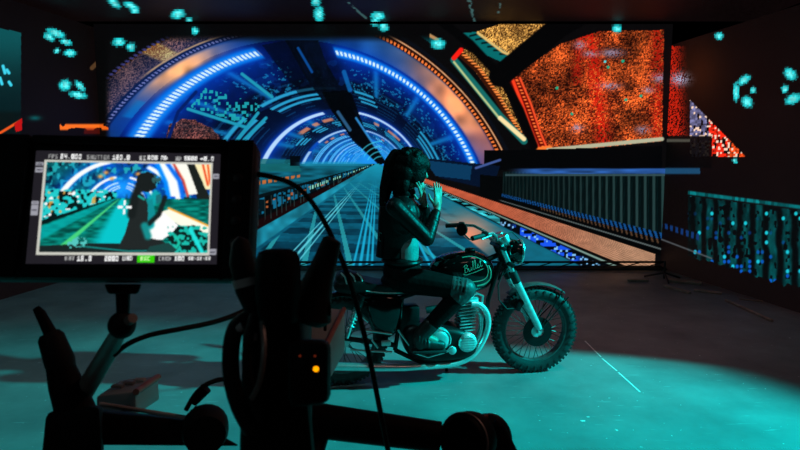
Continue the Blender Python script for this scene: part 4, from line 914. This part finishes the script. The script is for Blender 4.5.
    q.put(q.poly([(9.8, 6.9), (11.5, 4.9), (13.2, 6.4), (11.6, 7.6), (10.3, 7.6)]), (1, .98, .95))
    # rider and machine as the shot shows them
    dk = (.12, .14, .14)
    q.put(q.poly([(0, 9), (0, 8.3), (5, 8.0), (7.6, 8.0), (9, 7.6), (11, 7.8), (12.6, 8.2), (13.2, 9)]), (.09, .13, .13)); q.put(q.line([(4, 8.3), (8.4, 8.75), (10.5, 8.7)], .06, .05), (.08, .5, .48))
    q.put(q.line([(10.3, 6.2), (10.1, 4.3), (10.7, 3.3)], .45, .2), (.05, .58, .60)); q.put(q.poly([(9.7, 4.0), (10.4, 3.6), (10.8, 5.4), (10.2, 6.2)]), (.06, .50, .52)); q.put(q.line([(10.2, 6.1), (11.1, 5.2), (11.6, 3.5)], .24, .12), (.08, .12, .12))
    q.put(q.poly([(8.3, 5.6), (8.4, 4.1), (9.0, 3.2), (9.5, 3.2), (10.0, 4.2), (10.1, 5.8), (9.7, 6.6), (10.0, 7.4), (11.5, 7.7), (12.7, 8.5), (7.4, 8.5), (8.0, 7.0)]), dk)
    wb = .25*(vnoise(X*4, Y*4, 71)-.5); q.put(np.hypot((X-9.75)/1.02, (Y-2.0)/1.02) < 1+wb, (.09, .11, .11)); q.put(q.line([(9.1, 2.4), (8.7, 3.6), (8.5, 5.2)], .42, .2), (.09, .11, .11)); q.put((np.hypot(X-10.7, Y-1.7) < .45)*(vnoise(X*6, Y*6, 3) > .5), (.16, .34, .34))
    q.put(q.poly([(10.7, 3.3), (11.2, 3.1), (11.3, 3.9), (10.8, 4.2)]), (.10, .40, .42)); q.put(q.line([(9.1, 3.4), (9.6, 3.7)], .1, .08), (.1, .6, .55)); q.put(q.line([(9.8, 6.3), (10.2, 7.3)], .34, .2), (.08, .50, .50))
    q.put(q.poly([(12.8, 8.6), (12.0, 7.4), (13, 6.3), (14.6, 6.2), (15.7, 7.1), (15.9, 9), (13.4, 9)]), (.04, .12, .11)); q.put(q.poly([(12, 6.3), (16, 6.2), (16, 9), (12.2, 9)])*(vnoise(X*4, Y*4, 5) > .55), (.10, .66, .60)); q.put(q.line([(14.2, 6.6), (15.5, 9)], .2, .1), (.12, .8, .78)); q.put(q.line([(12.7, 7.2), (13.2, 7.9), (12.8, 8.6)], .14, .1), (.1, .7, .6))
    q.put(q.poly([(10.4, 8.3), (12.2, 7.9), (13, 8.6), (12.6, 9), (10, 9)]), (.10, .24, .23)); q.put(q.poly([(2.6, 8.0), (3.6, 7.4), (4.6, 7.6), (4.4, 8.3), (2.9, 8.5)])*(vnoise(X*5, Y*5) > .5), (.3, .7, .68))
    q.c = np.clip(q.c*1.12, 0, 1)
    p.put(ins, q.c)
    fr = ((np.abs(x-ix0) < 1.1)+(np.abs(x-ix1) < 1.1))*(y > iy0-1)*(y < iy1+1)*1.0+((np.abs(y-iy0) < .9)+(np.abs(y-iy1) < 1.1))*(x > ix0-1)*(x < ix1+1)*1.0
    p.put(fr, (.80, .80, .76))
    ccx, ccy = ix0+.487*(ix1-ix0), iy0+.50*(iy1-iy0)
    p.put(((np.abs(x-ccx) < 1.1)*(np.abs(y-ccy) < 7)+(np.abs(y-ccy) < 1.1)*(np.abs(x-ccx) < 7))*(np.hypot(x-ccx, y-ccy) > 1.8)*1.0, (1, 1, 1))
    def text(s, tx, ty, h, c=(.98, .98, .98)):
        pxs = h/5
        for ch in s:
            g_ = FONT3.get(ch, FONT3[' '])
            cx = np.floor((x-tx)/pxs); cy = np.floor((y-ty)/pxs); ok = (cx >= 0)*(cx < 3)*(cy >= 0)*(cy < 5)
            bits = np.array([int(b) for b in g_]); idx = np.clip(cy*3+cx, 0, 14).astype(int); p.put(ok*bits[idx], c); tx += pxs*4
    text('FPS', 13, 3.6, 4.2, (.62, .62, .62)); text('24.000', 25, 3.2, 4.6); text('SHUTTER', 52, 3.6, 4.2, (.62, .62, .62)); text('180.0', 78, 3.2, 4.6)
    text('EI', 106, 3.6, 4.2, (.8, .8, .8)); text('800', 114, 3, 4.6); text('ND', 128, 3.2, 4.4); text('WB', 143, 3.6, 4.2, (.7, .7, .7)); text('5600', 152, 3, 4.6); text('+0.0', 169, 3, 4.6)
    text('BAT', 38, 104.5, 4.2, (.65, .65, .65)); text('16.0', 50, 104.2, 4.6); text('2000', 77, 104.2, 4.6); text('UHD', 95, 104.2, 4.4)
    p.put((x > 109.5)*(x < 127)*(y > 103.4)*(y < 110.2)*1.0, (.22, .82, .04)); text('REC', 113, 104.6, 4.2, (.85, 1, .7)); text('CARD', 131, 104.5, 4, (.7, .7, .7)); text('100', 147, 104.2, 4.4); text('00:12:20', 161, 104.4, 3.6)
    for a0, b0, a1, b1 in ((1, 12, 8.5, 15), (1, 17, 8.5, 22), (.5, 51, 7, 54), (.2, 55, 7, 65), (183, 21, 189, 26), (182, 97, 189, 103)): p.put((x > a0)*(x < a1)*(y > b0)*(y < b1)*1.0, (.62, .62, .66)); p.put((x > a0+1)*(x < a1-1)*(np.abs(y-(b0+b1)/2) < .6)*1.0, (.25, .25, .3))
    return p
cn = [MW @ Vector((*ml(x, y), .0012)) for x, y in ((26.5, 264), (217, 264.5), (221, 154.5), (37, 151))]
scr_mesh = screen_mesh('screen', cn, 300, 176, paint_monitor, mon, px=False)
hx = [ml(x, y) for x, y in ((-10, 284), (257, 284), (258, 138), (-4, 136))]
X0 = min(q[0] for q in hx); X1 = ml(253, 200)[0]; Y0 = ml(120, 280)[1]; Y1 = ml(120, 137)[1]
build(MB().box(((X0+X1)/2, (Y0+Y1)/2, -.016), X1-X0, Y1-Y0, .031, None, .004), 'housing', M['black'], mon, frame=MW)
sw = [ml(x, y) for x, y in ((26, 264), (217, 264), (221, 154), (37, 151))]; a0 = min(q[0] for q in sw)-.004; a1 = max(q[0] for q in sw)+.004; c0 = min(q[1] for q in sw)-.004; c1 = max(q[1] for q in sw)+.004
mb = MB()
for (x0, x1, y0, y1) in ((X0, a0, Y0, Y1), (a1, X1, Y0, Y1), (a0, a1, Y0, c0), (a0, a1, c1, Y1)): mb.box(((x0+x1)/2, (y0+y1)/2, .002), x1-x0-.002, y1-y0-.002, .005, None, .001)
build(mb, 'bezel', M['black'], mon, frame=MW)
for k in range(4): build(MB().lathe((X1-.012, Y0+.03+.018*k, .003), (0, 0, 1), [(0, .0042), (.003, .004), (.0036, .003)], 12), 'button', M['bezel'], mon, frame=MW)

def fg(name, ref, lab, cat): return empty(name, ref, lab, cat)
def tubeP(pts, rpx, seg=12):           # points (px,py,depth), radius in photo pixels at that depth
    q = [P(*p_) for p_ in pts]; r = [(rpx[i] if isinstance(rpx, (list, tuple)) else rpx)*pts[i][2]*DSC/FPX for i in range(len(pts))]
    return MB().tube(q, r, seg)
# monitor arm
ar = fg('monitor_arm', P(85, 390, .62), 'grey articulated arm with black ball joint holding up the monitor', 'arm')
build(MB().hexa([P(104, 284, .48), P(142, 284, .48), P(142, 284, .52), P(104, 284, .52)], [P(108, 294, .48), P(138, 294, .48), P(138, 294, .52), P(108, 294, .52)], .002), 'mounting_plate', M['blackmetal'], ar)
build(tubeP([(123, 290, .50), (123, 318, .50)], [7, 6]), 'post', M['blackmetal'], ar)
build(MB().ell(P(122, 325, .50), .0115, .0115, .012), 'ball_joint', M['rubber'], ar)
build(tubeP([(133, 318, .49), (114, 330, .51)], [5, 5]), 'locking_knob', M['grey'], ar)
build(tubeP([(120, 330, .505), (108, 352, .55), (84, 392, .62)], [7.5, 9, 9.5], 16), 'arm_tube', M['grey'], ar)
# power cable from the arm to the camera
tag(build(tubeP(curve_pts([(114, 355, .54), (128, 344, .54), (150, 335, .55), (180, 329, .57), (210, 323, .6), (235, 315, .63), (252, 306, .65)]), 2.6, 8), 'power_cable', M['rubber']), 'black cable looping from the monitor arm to the camera', 'cable')
# tilted friction handle at lower left
hdl = fg('control_handle', P(75, 440, .6), 'black jointed control handle leaning at the lower left edge', 'handle')
build(tubeP([(36, 308, .6), (40, 313, .6), (53, 338, .6)], [3.5, 5, 6.5]), 'lever', M['black'], hdl)
build(tubeP([(49, 333, .6), (51, 337, .6), (60, 362, .6), (63, 370, .6)], [9, 12, 14, 12], 16), 'collar', M['rubber'], hdl)
build(tubeP([(60, 365, .6), (66, 385, .6), (78, 418, .6)], [13, 16, 19], 16), 'grip', M['black'], hdl)
build(MB().hexa([P(46, 412, .58), P(100, 405, .58), P(104, 405, .66), P(50, 410, .66)], [P(40, 470, .58), P(104, 470, .58), P(104, 460, .66), P(44, 460, .66)], .006), 'clamp_block', M['black'], hdl)
# equipment case
ec = fg('transmitter_box', P(130, 395, .8), 'grey wireless box with lit top and red-brown front edge behind the arm', 'box')
T = [P(96, 396, .78), P(136, 391, .78), P(158, 376, .9), P(120, 380, .9)]; B_ = [P(96, 420, .78), P(136, 416, .78), P(160, 400, .9), P(120, 402, .9)]
build(MB().hexa(T, B_, .004), 'case', M['panel'], ec)
build(tubeP([(136, 392, .775), (158, 377, .895)], 3.2), 'front_edge', M['pink'], ec)
for i in range(3): build(MB().box(P(118+11*i, 388.5-3.0*i, .82+.02*i)+Vector((0, 0, .004)), .016, .01, .004, None, .001), 'key', M['white'] if i == 2 else M['grey'], ec)
build(MB().tube([P(128, 405, .82), P(126, 420, .72), P(125, 428, .685)], .008, 8), 'mounting_bracket', M['blackmetal'], ec)
# support rail
rl = fg('support_rail', P(150, 430, .66), 'black support rail with pale top edge crossing the lower left', 'rail')
build(MB().hexa([P(62, 408, .62), P(192, 421, .66), P(194, 419, .72), P(66, 405, .70)], [P(62, 445, .62), P(240, 446, .66), P(240, 446, .72), P(66, 440, .70)], .004), 'beam', M['black'], rl)
build(tubeP([(100, 404, .66), (192, 418.5, .66)], 2.2), 'pale_rod', M['white'], rl)
# clamp knob with its cable
ck = fg('clamp_knob', P(208, 432, .66), 'black ribbed clamp knob with a short curled cable beside the camera', 'clamp')
build(MB().lathe(P(205, 436, .63), P(207, 405, .72)-P(205, 436, .63), [(0, .022), (.012, .025), (.03, .025), (.036, .018)], 20), 'knob', M['rubber'], ck)
build(tubeP([(192, 412, .66), (222, 428, .66)], [7, 7]), 'clamp_body', M['black'], ck)
build(tubeP(curve_pts([(186, 410, .66), (194, 396, .66), (204, 386, .66), (218, 380, .67), (232, 379, .68)]), 2.4, 8), 'curled_cable', M['rubber'], ck)
build(tubeP([(193, 402, .66), (206, 388, .66)], [5, 6]), 'plug', M['black'], ck)
# camera rig seen from behind
DSC = .62
cr = fg('cinema_camera', P(275, 440, .72), 'black cinema camera rig seen from behind, in silhouette at centre left', 'camera')
build(MB().hexa([P(243, 305, .68), P(300, 305, .68), P(312, 305, .9), P(250, 305, .9)], [P(238, 480, .68), P(318, 480, .68), P(312, 470, .9), P(250, 470, .9)], .008), 'body', M['black'], cr)
build(tubeP([(243, 238, .68), (241, 243, .68), (242, 262, .68), (248, 290, .68), (255, 312, .69)], [5, 9, 12.5, 12.5, 9], 18), 'left_grip', M['rubber'], cr)
build(tubeP([(245, 278, .679), (247, 286, .679)], 13.3, 18), 'grip_band', M['white'], cr)
build(tubeP([(278, 249, .66), (278, 252, .66), (278, 260, .66), (278, 290, .66), (279, 318, .67)], [12, 19, 22, 23, 20], 22), 'rear_motor', M['black'], cr)
build(tubeP([(333, 238, .70), (332, 240, .70), (327, 256, .70), (320, 276, .70), (312, 300, .70), (308, 316, .70), (306, 321, .70)], [6, 9.5, 11.5, 14, 20, 24, 17], 22), 'eyecup', M['rubber'], cr)
build(tubeP([(262, 312, .68), (330, 308, .70)], 9), 'top_rail', M['black'], cr)
build(tubeP(curve_pts([(248, 318, .66), (236, 328, .65), (231, 350, .64), (232, 380, .64), (240, 408, .65), (252, 430, .66)]), 8.5, 12), 'cable_bundle', M['rubber'], cr)
build(tubeP(curve_pts([(254, 316, .65), (248, 340, .63), (247, 368, .63), (252, 396, .64), (262, 420, .65)]), 5, 10), 'cable_bundle', M['rubber'], cr)
build(tubeP(curve_pts([(262, 322, .64), (264, 350, .62), (260, 380, .62), (252, 398, .63)]), 3, 8), 'thin_cable', M['grey'], cr)
build(tubeP([(236, 330, .645), (243, 326, .645)], 4.5), 'silver_plug', M['white'], cr)
build(tubeP([(253, 333, .64), (253, 340, .64)], 4.5), 'silver_plug', M['white'], cr)
for k in range(3): build(tubeP([(292+9*k, 392, .64), (294+8*k, 400, .64)], 4), 'connector', M['blackmetal'], cr)
bt = build(MB().hexa([P(288, 341, .62), P(330, 341, .62), P(331, 339, .70), P(289, 339, .70)], [P(288, 408, .62), P(330, 404, .62), P(331, 402, .70), P(289, 406, .70)], .006), 'battery', M['black'], cr)
build(MB().ell(P(316, 369, .6195), .0020, .0012, .0020, None, 14), 'indicator', M['led'], cr, bt)
for x, y in ((300, 356), (315, 356)): build(MB().ell(P(x, y, .6195), .0008, .0006, .0008, None, 10), 'dim_indicator', M['dimled'], cr, bt)
DSC = 1.0
# matte box plate beyond the camera
mt = fg('matte_box', P(320, 360, .9), 'grey matte box with a red-lit top edge just right of the camera', 'matte box')
T = [P(345, 309, 1.0), P(326, 345, .86), P(284, 340, .86), P(305, 306, 1.0)]; B_ = [P(345, 352, 1.0), P(326, 388, .86), P(284, 388, .86), P(305, 350, 1.0)]
build(MB().hexa(T, B_, .003), 'hood', M['panel'], mt)
build(MB().tube([P(344, 309, .995), P(326.5, 344.5, .857)], .0042, 8), 'lit_edge_strip', M['pink'], mt)  # pale red strip: the light caught by this edge, put into colour
build(tubeP([(326, 308, .9), (325, 330, .86)], 1.6), 'hinge_pin', M['black'], mt)
build(tubeP([(312, 386, .88), (316, 402, .78), (318, 410, .745)], 4), 'support_arm', M['blackmetal'], mt)
# thin curved rod / cable arching over the camera
tag(build(tubeP(curve_pts([(240, 173, .50), (256, 174, .50), (272, 177, .50), (288, 182, .50), (302, 191, .50), (316, 208, .50), (330, 233, .51), (345, 268, .52), (358, 310, .54), (370, 360, .56), (380, 410, .58), (392, 470, .6)]), [2.2]*0 or 2.7, 8), 'antenna_cable', M['rubber']), 'long thin black cable arching from the monitor down across the motorcycle', 'cable')
# bottom tube with end knobs
bt_ = fg('dolly_bar', P(400, 430, .75), 'thick black tube with round end knobs at the bottom centre of the view', 'bar')
build(tubeP([(300, 420, .74), (322, 421, .74), (440, 437, .74)], [17, 17, 15], 18), 'tube', M['black'], bt_)
kc = P(466, 440, .72); ax = (P(500, 432, .80)-kc).normalized()
build(MB().lathe(kc, ax, [(-.012, .028), (-.006, .033), (.012, .034), (.02, .033)], 30), 'end_knob', M['black'], bt_)
build(MB().torus(kc-ax*.006, ax, .0325, .0018, 36, 6), 'knob_rim', M['grey'], bt_)
build(MB().lathe(P(486, 438, .77), ax, [(-.01, .026), (0, .031), (.015, .031), (.022, .027)], 28), 'end_cap', M['black'], bt_)
build(tubeP([(480, 417.5, .75), (488, 416.5, .75)], 2.2), 'latch', M['pink'], bt_)
build(tubeP([(492, 424, .76), (500, 430, .76), (520, 470, .76)], [7, 6.5, 6.5], 12), 'strut', M['black'], bt_)
build(tubeP([(322, 430, .74), (310, 470, .7)], 9, 12), 'bracket', M['black'], bt_)
